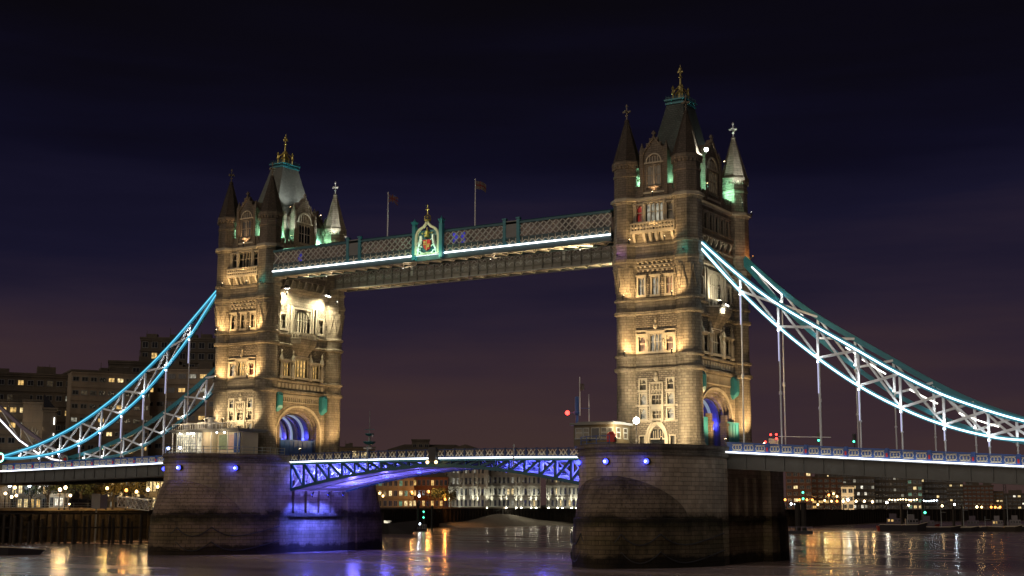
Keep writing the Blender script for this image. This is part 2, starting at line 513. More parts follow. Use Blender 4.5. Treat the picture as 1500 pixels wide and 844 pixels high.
def make_pier(cx, label, sgn):
    t = thing('stone_pier', label, 'bridge pier', (cx, 0, 0))
    mb = MB()
    mb.prism(pier_outline('round', .15), -4, 15.3, pier_outline('round', 0))
    mb.build('body', 'pier_stone', t)
    for f in (1, -1):
        c = MB(lambda x, y, z: (f * x, f * y, z))
        rings = []
        for z, t_, gr in [(-4, 0, .55), (2, 0, .35), (6.6, 0, .15), (6.75, 0.001, .15)] + [(6.6 + 5.9 * q, q, .15) for q in (.1, .2, .3, .4, .5, .6, .7, .8, .88, .95, .99)]:
            w_ = (PW + gr) * (1 - .0 * t_) if z <= 6.6 else (8.6 + gr) * math.sqrt(1 - t_ ** 2)
            r_ = []
            for k in range(-14, 15):
                u = k / 14; x = w_ * u
                dr = NY - (NL + gr) * math.sqrt(max(0, 1 - (x / (PW + gr + .02)) ** 2))
                r_.append((x, dr - .22 - (3.9 * (1 - t_) ** .75) * (1 - abs(u)) ** .95, z))
            r_ += [(w_ * .6, -9 - 10 * t_, z), (-w_ * .6, -9 - 10 * t_, z)]
            rings.append(r_)
        c.loft(rings)
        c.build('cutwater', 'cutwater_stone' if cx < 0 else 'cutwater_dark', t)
    mb = MB()
    mb.prism(pier_outline('round', .28), 15.3, 15.75)
    mb.prism(pier_outline('round', .08), 15.75, 16.35)
    mb.prism(pier_outline('round', .35), 16.35, 16.9)
    mb.build('coping', 'dark_stone', t)
    # recessed panel pilasters on the flank below the roadway
    for f in (1, -1):
        mb = MB()
        for y in (-5.2, -1.8, 1.8, 5.2):
            mb.box(min(f * (PW - 1.6), f * (PW - .95)), max(f * (PW - 1.6), f * (PW - .95)), y - .45, y + .45, 6.9, 12.6)
        mb.box(min(f * (PW - 1.6), f * (PW - .8)), max(f * (PW - 1.6), f * (PW - .8)), -8.2, 8.2, 6.2, 6.9)
        mb.build('flank_pilaster', 'pier_stone', t)
    # hanging fender chains
    out = []
    for k in range(14, -15, -1):
        u = k / 14; x = (PW + .45) * u
        out.append((x, NY - (NL + .45) * math.sqrt(max(0, 1 - (x / (PW + .48)) ** 2)) - .35 - 3.3 * (1 - abs(u)) ** .85))
    for lev in (4.6, 2.2):
        mb = MB()
        for a, b_ in ((0, 5), (5, 10), (10, 14), (14, 18), (18, 23), (23, 28)):
            pts = []
            for k in range(9):
                q = a + (b_ - a) * k / 8; i = min(27, int(q)); fr = q - i
                x = out[i][0] * (1 - fr) + out[i + 1][0] * fr; y = out[i][1] * (1 - fr) + out[i + 1][1] * fr
                pts.append((x * 1.01, y, lev - 1.5 * (1 - (2 * k / 8 - 1) ** 2)))
            mb.tube(pts, .09, 5)
        mb.build('hanging_chain', 'iron', t)
    return t


PXC = 41.4
pierL = make_pier(-PXC, 'stone river pier on the left washed by blue light below the bascule', -1)
pierR = make_pier(PXC, 'nearer stone river pier on the right with dark algae tide band', 1)

# blue round lamps set on the piers
for cx, xs, who in ((PXC, (-6.6, -.3, 5.0), 'right'), (-PXC, (-7.6, .9, 8.2), 'left')):
    for j, x in enumerate(xs):
        yy = NY - NL * math.sqrt(max(0, 1 - (x / PW) ** 2)) - .32
        lab = ('blue round lamp near the left edge of the %s pier', 'bright blue round lamp near the middle of the %s pier front', 'blue round lamp on the right part of the %s pier front')[j] % who
        t = thing('pier_lamp', lab, 'lamp', (cx + x, yy, 14.45), 0, 'blue lamps on the piers')
        mb = MB(lambda a, d, z: (a, -d, z)); mb.lathe([(.62, -.2), (.7, -.1), (.7, .2)], 12)
        r_ = MB(); r_.tube([(0, .5, 0), (0, 0, 0), (0, -.12, 0)], .42, 12); r_.build('housing', 'iron', t)
        r_ = MB(); r_.ball((0, -.2, 0), .36, 12, 8); r_.build('lens', 'blue_lamp', t)
        if j != 0:
            r_ = MB(); r_.ball((0, -.46, 0), .16, 8, 6); r_.build('bulb_core', 'blue_core', t)
            light('POINT', (0, -1.1, 0), 45, (.06, .08, 1), t, size=.3)

# ================================================================== TOWERS
HX, HY = 5.03, 9.1
FACES = {
    'south': lambda u, d, z: (u, -(HY + .85) - d, z),
    'north': lambda u, d, z: (-u, (HY + .85) + d, z),
    'east': lambda u, d, z: (HX + .15 + d, u, z),
    'west': lambda u, d, z: (-(HX + .15) - d, -u, z),
}


def pane_mesh(T, u0, u1, z0, z1, d, mat, parent, name='pane'):
    mb = MB(T); mb.quad((u0, d, z0), (u1, d, z0), (u1, d, z1), (u0, d, z1))
    return mb.build(name, mat, parent, recalc=False)


def window(T, u0, u1, z0, z1, parent, pane='dark_glass', lights=2, head='point', fw_=.2, proud=.16, frame='trim_stone', transom=True, rec=.42, hood=False):
    mb = MB(T)
    # surround
    mb.box(u0 - fw_, u0, -rec, proud, z0 - fw_, z1 + fw_)
    mb.box(u1, u1 + fw_, -rec, proud, z0 - fw_, z1 + fw_)
    mb.box(u0, u1, -rec, proud, z1, z1 + fw_)
    mb.box(u0 - fw_ * 1.3, u1 + fw_ * 1.3, -rec, proud + .12, z0 - fw_ * 1.4, z0)
    if hood: mb.box(u0 - fw_ * 1.6, u1 + fw_ * 1.6, 0, proud + .2, z1 + fw_, z1 + fw_ + .16)
    w = (u1 - u0) / lights
    mw = min(.14, w * .16)
    for k in range(1, lights): mb.box(u0 + w * k - mw / 2, u0 + w * k + mw / 2, -rec + .02, -.08, z0, z1)
    if transom: mb.box(u0, u1, -rec + .02, -.1, z0 + (z1 - z0) * .52, z0 + (z1 - z0) * .52 + .12)

    def spandrel(a, b_, zt, rise, dd0, dd1, n=5):
        c = (a + b_) / 2; hw = (b_ - a) / 2
        for k in range(-n, n):
            x0 = k / n; x1 = (k + 1) / n; xm = (x0 + x1) / 2
            if head == 'round' or dd1 == 99: zz = math.sqrt(max(0, 1 - xm * xm))
            else: zz = math.sqrt(max(0, 4 - (1 + abs(xm)) ** 2)) / math.sqrt(3)
            zb = zt - rise + rise * zz
            if zt - zb > .02: mb.box(c + x0 * hw, c + x1 * hw, dd0, dd1, zb, zt)
    if head == 'round' and lights > 2:
        spandrel(u0, u1, z1, (u1 - u0) / 2 * .95, -rec, .02, 9)
    elif head:
        for k in range(lights):
            spandrel(u0 + w * k + mw / 2, u0 + w * (k + 1) - mw / 2, z1, w * .8, -rec + .02, -.06, 3)
    o = mb.build('window', frame, parent)
    pane_mesh(T, u0, u1, z0, z1, -rec + .01, pane, o)
    return o


def wall(T, u0, u1, z0, z1, ops, mat, parent, rec=.42, name='wall'):
    us = sorted({u0, u1} | {o[0] for o in ops} | {o[1] for o in ops})
    zs = sorted({z0, z1} | {o[2] for o in ops} | {o[3] for o in ops})
    mb = MB(T)
    for a, b_ in zip(us, us[1:]):
        for c, d in zip(zs, zs[1:]):
            um, zm = (a + b_) / 2, (c + d) / 2
            if any(o[0] < um < o[1] and o[2] < zm < o[3] for o in ops): continue
            mb.quad((a, 0, c), (b_, 0, c), (b_, 0, d), (a, 0, d))
    for o in ops:
        a, b_, c, d = o[:4]
        mb.quad((a, 0, c), (a, 0, d), (a, -rec, d), (a, -rec, c)); mb.quad((b_, 0, c), (b_, -rec, c), (b_, -rec, d), (b_, 0, d))
        mb.quad((a, 0, d), (b_, 0, d), (b_, -rec, d), (a, -rec, d)); mb.quad((a, 0, c), (a, -rec, c), (b_, -rec, c), (b_, 0, c))
    return mb.build(name, mat, parent, recalc=False)


def strip(T, u0, u1, prof, mat, parent, name='moulding'):
    """moulding run: prof is list of (d,z) closed section"""
    mb = MB(T)
    mb.loft([[(u, d, z) for d, z in prof] for u in (u0, u1)])
    return mb.build(name, mat, parent)


def finial(mb, x, y, z, s=1.0, cross=True):
    mb.lathe([(.12 * s, z - .3), (.3 * s, z), (.12 * s, z + .2 * s), (.10 * s, z + .7 * s), (.28 * s, z + .85 * s), (.1 * s, z + 1.0 * s), (.09 * s, z + 2.4 * s), (.22 * s, z + 2.6 * s), (.02, z + 2.95 * s)], 8, (x, y))
    if cross:
        for a in (0, PI / 2):
            cxx, sy = math.cos(a), math.sin(a)
            mb.beam((x - .62 * s * cxx, y - .62 * s * sy, z + 1.55 * s), (x + .62 * s * cxx, y + .62 * s * sy, z + 1.55 * s), .2 * s, .24 * s)
            for q in (-1, 1): mb.ball((x + q * .62 * s * cxx, y + q * .62 * s * sy, z + 1.55 * s), .2 * s, 6, 4)


def crenel(T, u0, u1, z0, z1, mat, parent, name='parapet', d0=-.35, d1=.1, pitch=.95):
    mb = MB(T)
    zm = z0 + (z1 - z0) * .55
    mb.box(u0, u1, d0, d1, z0, zm)
    n = max(2, int((u1 - u0) / pitch)); w = (u1 - u0) / n
    for k in range(n):
        mb.box(u0 + w * k + w * .2, u0 + w * k + w * .8, d0, d1, zm, z1)
        mb.box(u0 + w * k + w * .12, u0 + w * k + w * .88, d0 - .05, d1 + .08, z1, z1 + .1)
    return mb.build(name, mat, parent)


def gable(T, hw, z0, ze, za, parent, pane, depth=4.2):
    """stone dormer gable with a stepped, crocketed outline"""
    mb = MB(T)
    sec = [(-hw, z0), (hw, z0), (hw, ze), (0, za), (-hw, ze)]
    mb.loft([[(u, d, z) for u, z in sec] for d in (0, -.7)])
    mb.loft([[(u * .93, d, z0 + (z - z0) * .96) for u, z in sec] for d in (-.7, -depth)])
    # coping along the raking edges, corner shafts, pinnacles
    for s_ in (-1, 1):
        mb.loft([[(s_ * hw * 1.08, dd, ze + zz), (0, dd, za + .25 + zz)] + [(0, dd, za - .2 + zz), (s_ * hw * 1.08, dd, ze - .45 + zz)] for dd, zz in ((.22, 0), (-.85, 0))])
        mb.box(s_ * hw - .28, s_ * hw + .28, -.6, .3, z0, ze + .5)
        c = s_ * hw
        mb.loft([[(c - .34, -.5, ze + .5), (c + .34, -.5, ze + .5), (c + .34, .34, ze + .5), (c - .34, .34, ze + .5)], [(c - .03, -.1, ze + 2.0), (c + .03, -.1, ze + 2.0), (c + .03, -.04, ze + 2.0), (c - .03, -.04, ze + 2.0)]])
        for q in (.25, .5, .75):
            u = s_ * hw * 1.08 * (1 - q); zz = ze + (za + .25 - ze) * q
            mb.box(u - .16, u + .16, -.2, .16, zz, zz + .36)
    mb.box(-.13, .13, -.2, .12, za, za + 1.0)
    mb.box(-.32, .32, -.25, .17, za + .5, za + .72)
    g = mb.build('gable', 'dark_stone', parent)
    mb = MB(T)
    # tracery arch above the window
    n = 12; rr = hw * .66; zc = z0 + (ze - z0) * .82
    pts = [(rr * math.cos(PI * k / n), .14, zc + rr * 1.0 * math.sin(PI * k / n)) for k in range(n + 1)]
    for a, b_ in zip(pts, pts[1:]):
        mb.loft([[(p[0] * f, dd, zc + (p[2] - zc) * f) for f, dd in ((1, 0), (1, .2), (.84, .2), (.84, 0))] for p in (a, b_)])
    for q in (-.5, -.17, .17, .5): mb.box(rr * q - .08, rr * q + .08, 0, .12, zc, zc + rr * .62)
    mb.box(-hw * .9, hw * .9, 0, .25, z0 + .4, z0 + .7)
    mb.box(-hw * .8, hw * .8, 0, .2, zc - .25, zc)
    mb.box(-.07, .07, -.02, .1, z0 + .5, zc - .1)
    mb.build('tracery', 'trim_stone', g)
    w = window(T, -hw * .55, hw * .55, z0 + 1.5, zc - .55, parent, pane, 4 if hw > 2.5 else 3, 'point', .14, .16, 'ashlar', True, rec=-.02)
    return g


def pane_pick(key, k):
    return key[k % len(key)]


def make_tower(cx, label, P):
    t = thing('bridge_tower', label, 'bridge tower', (cx, 0, BZ))
    # ---- corner turrets
    for sx_, sy_ in ((-1, -1), (1, -1), (1, 1), (-1, 1)):
        c = (sx_ * HX, sy_ * HY)
        mb = MB()
        mb.lathe([(2.2, -.3), (2.2, .45), (2.02, .8), (2.02, 1.2), (1.93, 1.35), (1.85, 11.25), (2.24, 11.5), (2.28, 11.85), (1.93, 12.05), (1.9, 13.4), (2.2, 13.6), (2.2, 13.85), (1.84, 14.05),
                  (1.82, 19.8), (2.2, 20.05), (2.24, 20.4), (1.88, 20.6), (1.86, 21.9), (2.18, 22.1), (2.18, 22.35), (1.84, 22.55), (1.86, 23.3)], 24, c)
        tur = mb.build('corner_turret', 'ashlar', t)
        # broached flare: round -> octagon
        mb = MB()
        lo = [(c[0] + 1.86 * math.cos(2 * PI * k / 16 + PI / 16), c[1] + 1.86 * math.sin(2 * PI * k / 16 + PI / 16), 23.3) for k in range(16)]
        mid = [(c[0] + (2.0 if k % 2 else 1.93) * math.cos(2 * PI * k / 16 + PI / 16), c[1] + (2.0 if k % 2 else 1.93) * math.sin(2 * PI * k / 16 + PI / 16), 25.2) for k in range(16)]
        hi = [(c[0] + (2.42 if k % 2 else 2.05) * math.cos(2 * PI * k / 16 + PI / 16), c[1] + (2.42 if k % 2 else 2.05) * math.sin(2 * PI * k / 16 + PI / 16), 27.2) for k in range(16)]
        mb.loft([lo, mid, hi])
        for k in range(8):   # pointed blind recess rims
            a = 2 * PI * k / 8
            for s_ in (-1, 1):
                p0 = (c[0] + 1.9 * math.cos(a + s_ * .34), c[1] + 1.9 * math.sin(a + s_ * .34), 23.5); p1 = (c[0] + 2.2 * math.cos(a), c[1] + 2.2 * math.sin(a), 26.9)
                mb.beam(p0, p1, .14, .14)
        mb.build('flare', 'ashlar', tur)
        mb = MB()
        mb.lathe([(2.28, 27.15), (2.38, 27.9), (2.5, 28.1), (2.5, 28.55), (2.3, 28.75), (2.3, 29.1), (2.22, 29.2), (2.22, 30.5), (2.42, 30.7), (2.42, 30.95), (2.2, 31.15), (2.16, 37.0), (2.32, 37.25), (2.56, 37.5)], 8, c)
        mb.build('upper_shaft', 'ashlar', tur)
        mb = MB(); mb.lathe([(2.5, 37.42), (2.64, 37.5), (2.64, 37.85), (2.42, 38.05), (2.3, 38.1)], 8, c); mb.build('string_course', 'trim_stone', tur)
        mb = MB()
        mb.lathe([(2.08, 38.0), (2.04, 41.3), (2.2, 41.5), (2.2, 41.75), (2.06, 41.9), (2.06, 42.8), (2.26, 43.1), (2.4, 43.35), (2.4, 43.75), (2.25, 43.95)], 8, c)
        for k in range(8):
            a = 2 * PI * k / 8; ca, sa = math.cos(a), math.sin(a); rr = 2.05 * math.cos(PI / 8)
            for s_ in (-1, 1): mb.beam((c[0] + rr * ca - s_ * .5 * sa, c[1] + rr * sa + s_ * .5 * ca, 39.0), (c[0] + rr * ca - s_ * .5 * sa, c[1] + rr * sa + s_ * .5 * ca, 40.5), .1, .12)
            for s_ in (-1, 1): mb.beam((c[0] + rr * ca - s_ * .5 * sa, c[1] + rr * sa + s_ * .5 * ca, 40.45), (c[0] + rr * ca, c[1] + rr * sa, 41.1), .1, .12)
            for s_ in (-.4, 0, .4):
                mb.beam((c[0] + 2.12 * ca - s_ * 1.6 * sa, c[1] + 2.12 * sa + s_ * 1.6 * ca, 42.7), (c[0] + 2.12 * ca - s_ * 1.6 * sa, c[1] + 2.12 * sa + s_ * 1.6 * ca, 43.25), .2, .22)
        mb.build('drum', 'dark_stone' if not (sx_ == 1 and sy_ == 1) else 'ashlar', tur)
        mb = MB()
        mb.lathe([(2.3, 43.9), (2.12, 44.15), (1.25, 47.4), (.22, 50.8)], 8, c)
        for k in range(8):
            a = 2 * PI * k / 8 + PI / 8
            mb.beam((c[0] + 2.14 * math.cos(a), c[1] + 2.14 * math.sin(a), 44.1), (c[0] + .2 * math.cos(a), c[1] + .2 * math.sin(a), 50.8), .11, .11)
        mb.lathe([(.34, 50.5), (.4, 50.7), (.25, 50.95)], 8, c)
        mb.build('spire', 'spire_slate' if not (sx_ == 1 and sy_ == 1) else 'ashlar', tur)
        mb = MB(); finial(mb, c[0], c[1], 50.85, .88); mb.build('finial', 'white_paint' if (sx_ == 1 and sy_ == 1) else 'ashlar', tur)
    # ---- core so no light leaks through
    mb = MB(); mb.box(-HX + .45, HX - .45, -HY - .3, HY + .3, 11.4, 38.3)
    mb.build('core', 'dark_stone', t)
    # ---- river faces
    for fn in ('south', 'north'):
        T = FACES[fn]; lit = fn == 'south'
        A, B = -4.3, 4.3
        side = [(-2.75, -1.75), (1.75, 2.75)]
        zr = [(8.6, 10.2), (6.4, 8.0), (4.3, 5.8)]
        ops = [(a, b_, z0, z1) for a, b_ in side for z0, z1 in zr]
        ctr = [(-.78, .78, 6.4, 7.75), (-.7, .7, 4.3, 5.4)]
        doors = [(-2.85, -2.15, -.2, 1.7), (2.15, 2.85, -.2, 1.7)]
        door = (-1.25, 1.25, -.2, 2.7)
        wall(T, A, B, -.3, 11.5, ops + ctr + doors + [door], 'rough_stone', t)
        for k, (a, b_, z0, z1) in enumerate(ops): window(T, a, b_, z0, z1, t, pane_pick(P['s1'], k), 1, 'point', .22, .14, transom=True)
        for k, (a, b_, z0, z1) in enumerate(ctr): window(T, a, b_, z0, z1, t, pane_pick(P['s1c'], k), 3, None, .16, .2)
        # centre bay tracery panel
        mb = MB(T)
        mb.box(-1.15, -.95, 0, .3, 3.9, 9.6); mb.box(.95, 1.15, 0, .3, 3.9, 9.6); mb.box(-1.15, 1.15, 0, .3, 9.5, 9.75); mb.box(-.95, .95, 0, .18, 5.6, 6.2); mb.box(-1.15, 1.15, .0, .34, 3.8, 4.0)
        for u in (-.55, 0, .55):
            for k in range(8):
                a0, a1 = PI * k / 8, PI * (k + 1) / 8
                mb.beam((u + .26 * math.cos(a0), .12, 8.2 + .5 * math.sin(a0)), (u + .26 * math.cos(a1), .12, 8.2 + .5 * math.sin(a1)), .1, .1)
            mb.box(u - .05, u + .05, 0, .16, 8.0, 9.5)
            mb.ball((u, .1, 9.0), .18, 6, 4)
        mb.lathe([(.45, 9.8), (.5, 10.1), (.32, 10.3), (.38, 10.7), (.12, 11.1), (.02, 11.5)], 6, (0, .2)) if False else None
        mb.ball((0, .2, 10.25), .42, 8, 6, 1.2); mb.ball((0, .22, 10.9), .22, 6, 5, 1.6)
        mb.build('tracery_panel', 'trim_stone', t)
        for z in (3.85, 6.12):
            strip(T, A, B, [(0, z), (.22, z + .05), (.22, z + .22), (0, z + .3)], 'trim_stone', t)
        # main door with pointed hood
        d = MB(T)
        d.box(-1.25, 1.25, -.42, -.34, -.2, 2.7)
        dd = d.build('door', 'dark_glass', t)
        d = MB(T)
        n = 10
        for ring, (ro, ri, pr_) in enumerate(((1.85, 1.55, .34), (1.55, 1.25, .16))):
            for s_ in (-1, 1):
                d.box(min(s_ * ri, s_ * ro), max(s_ * ri, s_ * ro), -.1, pr_, -.2, 1.25)
                pts = []
                for k in range(n + 1):
                    a = k / n * R(66)
                    pts.append((s_ * (-(ro * .9) + (ro * 1.9) * math.cos(a)), 1.25 + ro * 1.9 * math.sin(a)))
                pts = [p for p in pts if p[0] * s_ > 0] + [(0, 1.25 + ro * 1.9 * math.sin(math.acos(.9 / 1.9)))]
                f_ = ri / ro
                for p, q in zip(pts, pts[1:]):
                    d.loft([[(x * g_, e_, 1.25 + (z - 1.25) * g_) for g_, e_ in ((1, -.1), (1, pr_), (f_, pr_), (f_, -.1))] for x, z in (p, q)])
        d.box(-1.25, 1.25, -.38, -.16, 1.2, 1.4); d.box(-.06, .06, -.36, -.2, 1.4, 2.7)
        for u in (-.75, -.4, .4, .75): d.box(u - .05, u + .05, -.36, -.2, 1.4, 2.5)
        d.build('door_hood', 'trim_stone', dd)
        for a, b_, z0, z1 in doors: window(T, a, b_, z0, z1, t, 'win_dim', 1, None, .17, .12, transom=False)
        # cornice band between storeys 1 and 2
        strip(T, A, B, [(0, 11.4), (.42, 11.55), (.5, 11.85), (.1, 12.1), (.08, 13.4), (.38, 13.6), (.38, 13.85), (0, 14.05)], 'ashlar', t, 'cornice')
        # storey 2
        ops2 = [(-2.85, -1.75, 14.4, 16.6), (-.95, .95, 14.4, 17.0), (1.75, 2.85, 14.4, 16.6)]
        wall(T, A, B, 13.9, 20.2, ops2, 'rough_stone', t)
        for k, (a, b_, z0, z1) in enumerate(ops2): window(T, a, b_, z0, z1, t, pane_pick(P['s2'], k), (1, 3, 1)[k], 'point', .26, .2, hood=True)
        mb = MB(T); mb.box(-3.3, -3.12, 0, .25, 14.05, 17.2); mb.box(3.12, 3.3, 0, .25, 14.05, 17.2); mb.box(-3.3, 3.3, 0, .28, 17.4, 17.62)
        for u in (-1.35, 1.35): mb.box(u - .2, u + .2, 0, .34, 14.05, 17.4); mb.ball((u, .36, 15.6), .28, 6, 5, 2.2)
        mb.ball((0, .25, 18.1), .34, 8, 5, 1.4); mb.box(-.1, .1, .05, .3, 18.3, 19.4); mb.ball((0, .2, 19.0), .24, 6, 4)
        mb.build('window_surround', 'trim_stone', t)
        strip(T, A, B, [(0, 19.95), (.4, 20.05), (.44, 20.4), (.08, 20.6), (.06, 21.9), (.38, 22.1), (.38, 22.35), (0, 22.55)], 'ashlar', t, 'cornice')
        # storey 3
        ops3 = [(-2.85, -1.8, 22.95, 25.6), (-.55, .55, 22.95, 25.6), (1.8, 2.85, 22.95, 25.6)]
        wall(T, A, B, 22.4, 28.4, ops3, 'rough_stone', t)
        for k, (a, b_, z0, z1) in enumerate(ops3): window(T, a, b_, z0, z1, t, pane_pick(P['s3'], k), 2, 'point', .24, .2, hood=True)
        mb = MB(T)
        for u in (-1.18, 1.18):
            mb.lathe([(.3, 22.6), (.34, 23.0), (.28, 23.2), (.28, 24.4), (.4, 24.6), (.3, 24.9), (.05, 26)], 8, (u, .1))
        mb.build('pilaster', 'rough_stone', t)
        mb = MB(T)
        for r_, z in enumerate((26.5, 27.1, 27.7)):
            for k in range(10 - r_ % 2):
                u = -3.6 + .8 * k + (.4 if r_ % 2 else 0)
                mb.loft([[(u - .17, -.05, z), (u + .17, -.05, z), (u + .17, -.05, z + .34), (u - .17, -.05, z + .34)], [(u - .15, .18 + r_ * .12, z + .12), (u + .15, .18 + r_ * .12, z + .12), (u + .15, .18 + r_ * .12, z + .34), (u - .15, .18 + r_ * .12, z + .34)]])
            mb.box(-4, 4, -.1, .06 + r_ * .13, z + .34, z + .48)
        mb.build('machicolation', 'trim_stone', t)
        strip(T, A, B, [(0, 28.0), (.52, 28.1), (.56, 28.5), (.3, 28.75), (.25, 29.1), (.2, 30.4), (.4, 30.6), (.4, 30.85), (0, 31.05)], 'ashlar', t, 'cornice')
        # storey 4 with balcony
        ops4 = [(-3.05, -2.1, 34.3, 36.9), (-1.45, 1.45, 34.2, 37.1), (2.1, 3.05, 34.3, 36.9)]
        wall(T, A, B, 30.9, 37.7, ops4, 'ashlar', t)
        for k, (a, b_, z0, z1) in enumerate(ops4): window(T, a, b_, z0, z1, t, pane_pick(P['s4'], k), (1, 4, 1)[k], 'point', .22, .22, 'trim_stone', rec=.42)
        mb = MB(T)
        mb.box(-3.7, 3.7, 0, .95, 32.35, 32.6); mb.box(-3.75, 3.75, .72, 1.02, 33.75, 33.95)
        mb.box(-3.7, 3.7, .78, .95, 32.6, 32.8)
        for k in range(15):
            u = -3.6 + k * 7.2 / 14; mb.box(u - .1, u + .1, .8, .93, 32.7, 33.8)
        for k in range(14):
            u = -3.35 + k * 7.2 / 14; mb.ball((u, .86, 33.28), .2, 6, 4)
        mb.build('balcony', 'trim_stone', t)
        for u in (-3.2, -1.5, -.5, .5, 1.5, 3.2):
            mb = MB(T)
            mb.loft([[(u - .2, d_, z_) for d_, z_ in ((0, 30.95), (.3, 31.1), (.75, 31.7), (.95, 32.35), (0, 32.35))], [(u + .2, d_, z_) for d_, z_ in ((0, 30.95), (.3, 31.1), (.75, 31.7), (.95, 32.35), (0, 32.35))]])
            mb.build('corbel', 'trim_stone', t)
        mb = MB(T)
        for u in (-1.75, 1.75, -3.4, 3.4): mb.lathe([(.2, 33.9), (.22, 34.2), (.14, 34.4), (.14, 36.6), (.26, 36.9), (.2, 37.3)], 8, (u, .25))
        mb.build('colonnette', 'trim_stone', t)
        strip(T, A, B, [(0, 37.3), (.4, 37.5), (.46, 37.85), (.1, 38.1), (-.6, 38.1), (-.6, 37.3)], 'trim_stone', t, 'cornice')
        crenel(T, -3.2, 3.2, 38.08, 39.7, 'dark_stone', t)
        gable(T, 2.05, 38.1, 44.6, 47.3, t, P['gab'])
    # ---- arch faces
    for fn in ('east', 'west'):
        T = FACES[fn]
        A, B = -7.6, 7.6
        OH, SP, RISE = 5.05, 4.0, 4.05

        def az(u, h=OH, rise=RISE):
            return SP + rise * math.sqrt(max(0, 1 - (abs(u) / h) ** 2.2))
        # wall with arched opening
        mb = MB(T)
        H2, RS2 = OH + 1.3, RISE + 1.35
        n = 28
        us = [-H2 + 2 * H2 * k / n for k in range(n + 1)]
        mb.quad((A, 0, -.3), (-H2, 0, -.3), (-H2, 0, 11.5), (A, 0, 11.5)); mb.quad((H2, 0, -.3), (B, 0, -.3), (B, 0, 11.5), (H2, 0, 11.5))
        for a, b_ in zip(us, us[1:]):
            mb.quad((a, 0, az(a, H2, RS2)), (b_, 0, az(b_, H2, RS2)), (b_, 0, 11.5), (a, 0, 11.5))
        w = mb.build('wall', 'ashlar', t, recalc=False)
        # recessed archivolt orders
        orders = [(H2, RS2, 0.12, -.35), (OH + .95, RISE + 1.0, -.1, -.7), (OH + .6, RISE + .65, -.45, -1.1), (OH + .3, RISE + .35, -.85, -1.6)]
        for k, (h, rs, d1, d0) in enumerate(orders):
            mb = MB(T)
            hi_ = h - .36; ri_ = rs - .38
            pts = [(h, hi_, -.3, -.3)]
            m_ = 26
            for j in range(m_ + 1):
                a = PI * j / m_
                cu, su = math.cos(a), math.sin(a)
                cu2 = math.copysign(abs(cu) ** (2 / 2.2), cu); su2 = abs(su) ** (2 / 2.2)
                pts.append((h * cu2, hi_ * cu2, SP + rs * su2, SP + ri_ * su2))
            pts.append((-h, -hi_, -.3, -.3))
            mb.loft([[(uo, d1, zo), (uo, d0 - .4, zo), (ui, d0 - .4, zi), (ui, d1 - .12, zi)] for uo, ui, zo, zi in pts])
            mb.build('archivolt', ('trim_stone', 'ashlar', 'dark_stone', 'ashlar')[k], t)
        # imposts
        # frieze of blind arcade
        mb = MB(T)
        for k in range(19):
            u = -5.0 + k * 10.0 / 18
            mb.box(u - .09, u + .09, 0, .2, 9.95, 11.0)
            if k < 18: mb.box(u + .05, u + .5, 0, .14, 10.75, 11.05)
        mb.box(-5.2, 5.2, 0, .26, 11.05, 11.25); mb.box(-5.2, 5.2, 0, .22, 9.8, 9.97)
        mb.build('frieze', 'trim_stone', t)
        strip(T, A, B, [(0, 11.3), (.45, 11.5), (.55, 11.85), (.12, 12.1), (.12, 13.4), (.3, 13.6), (.3, 13.85), (0, 14.05)], 'ashlar', t, 'cornice')
        mb = MB(T)
        for k in range(13):
            u = -6 + k; mb.box(u - .3, u + .3, .1, .24, 12.35, 13.2)
        mb.build('relief_panel', 'trim_stone', t)
        # teal heraldic lantern boxes beside the arch
        for s_ in (-1, 1):
            mb = MB(T); u = s_ * 6.25
            mb.loft([[(u - .75, 0, 11.2), (u + .75, 0, 11.2), (u + .75, 0, 8.6), (u - .75, 0, 8.6)], [(u - .75, .7, 11.2), (u + .75, .7, 11.2), (u + .75, .7, 8.6), (u - .75, .7, 8.6)], [(u - .5, 1.0, 10.9), (u + .5, 1.0, 10.9), (u + .5, 1.0, 9.1), (u - .5, 1.0, 9.1)]])
            mb.loft([[(u - .85, 0, 11.2), (u + .85, 0, 11.2), (u + .85, .8, 11.2), (u - .85, .8, 11.2)], [(u - .5, 0, 11.6), (u + .5, 0, 11.6), (u + .5, .3, 11.6), (u - .5, .3, 11.6)]])
            mb.loft([[(u - .7, 0, 8.6), (u + .7, 0, 8.6), (u + .7, .7, 8.6), (u - .7, .7, 8.6)], [(u - .2, 0, 8.0), (u + .2, 0, 8.0), (u + .2, .2, 8.0), (u - .2, .2, 8.0)]])
            mb.build('shield_case', 'teal_paint', t)
        # storey 2
        o2 = [(-5.0, -3.1, 14.6, 17.2), (-1.75, 1.75, 14.6, 18.0), (3.1, 5.0, 14.6, 17.2)]
        wall(T, A, B, 13.9, 20.2, o2, 'rough_stone', t)
        for k, (a, b_, z0, z1) in enumerate(o2): window(T, a, b_, z0, z1, t, P['a2'] if fn == 'east' else 'dark_glass', (3, 4, 3)[k], 'point', .26, .22, hood=True)
        for u in (-5.7, -2.45, 2.45, 5.7):
            mb = MB(T)
            mb.lathe([(.34, 14.0), (.42, 14.3), (.3, 14.6), (.32, 15.2), (.36, 16.3), (.2, 16.8), (.24, 17.1), (.46, 17.4), (.4, 17.7), (.12, 18.6), (.2, 18.8), (.02, 19.4)], 8, (u, .35))
            mb.build('statue_niche', 'trim_stone', t)
        # canopy over the centre: corbelled oriel bracket
        mb = MB(T)
        rings = []
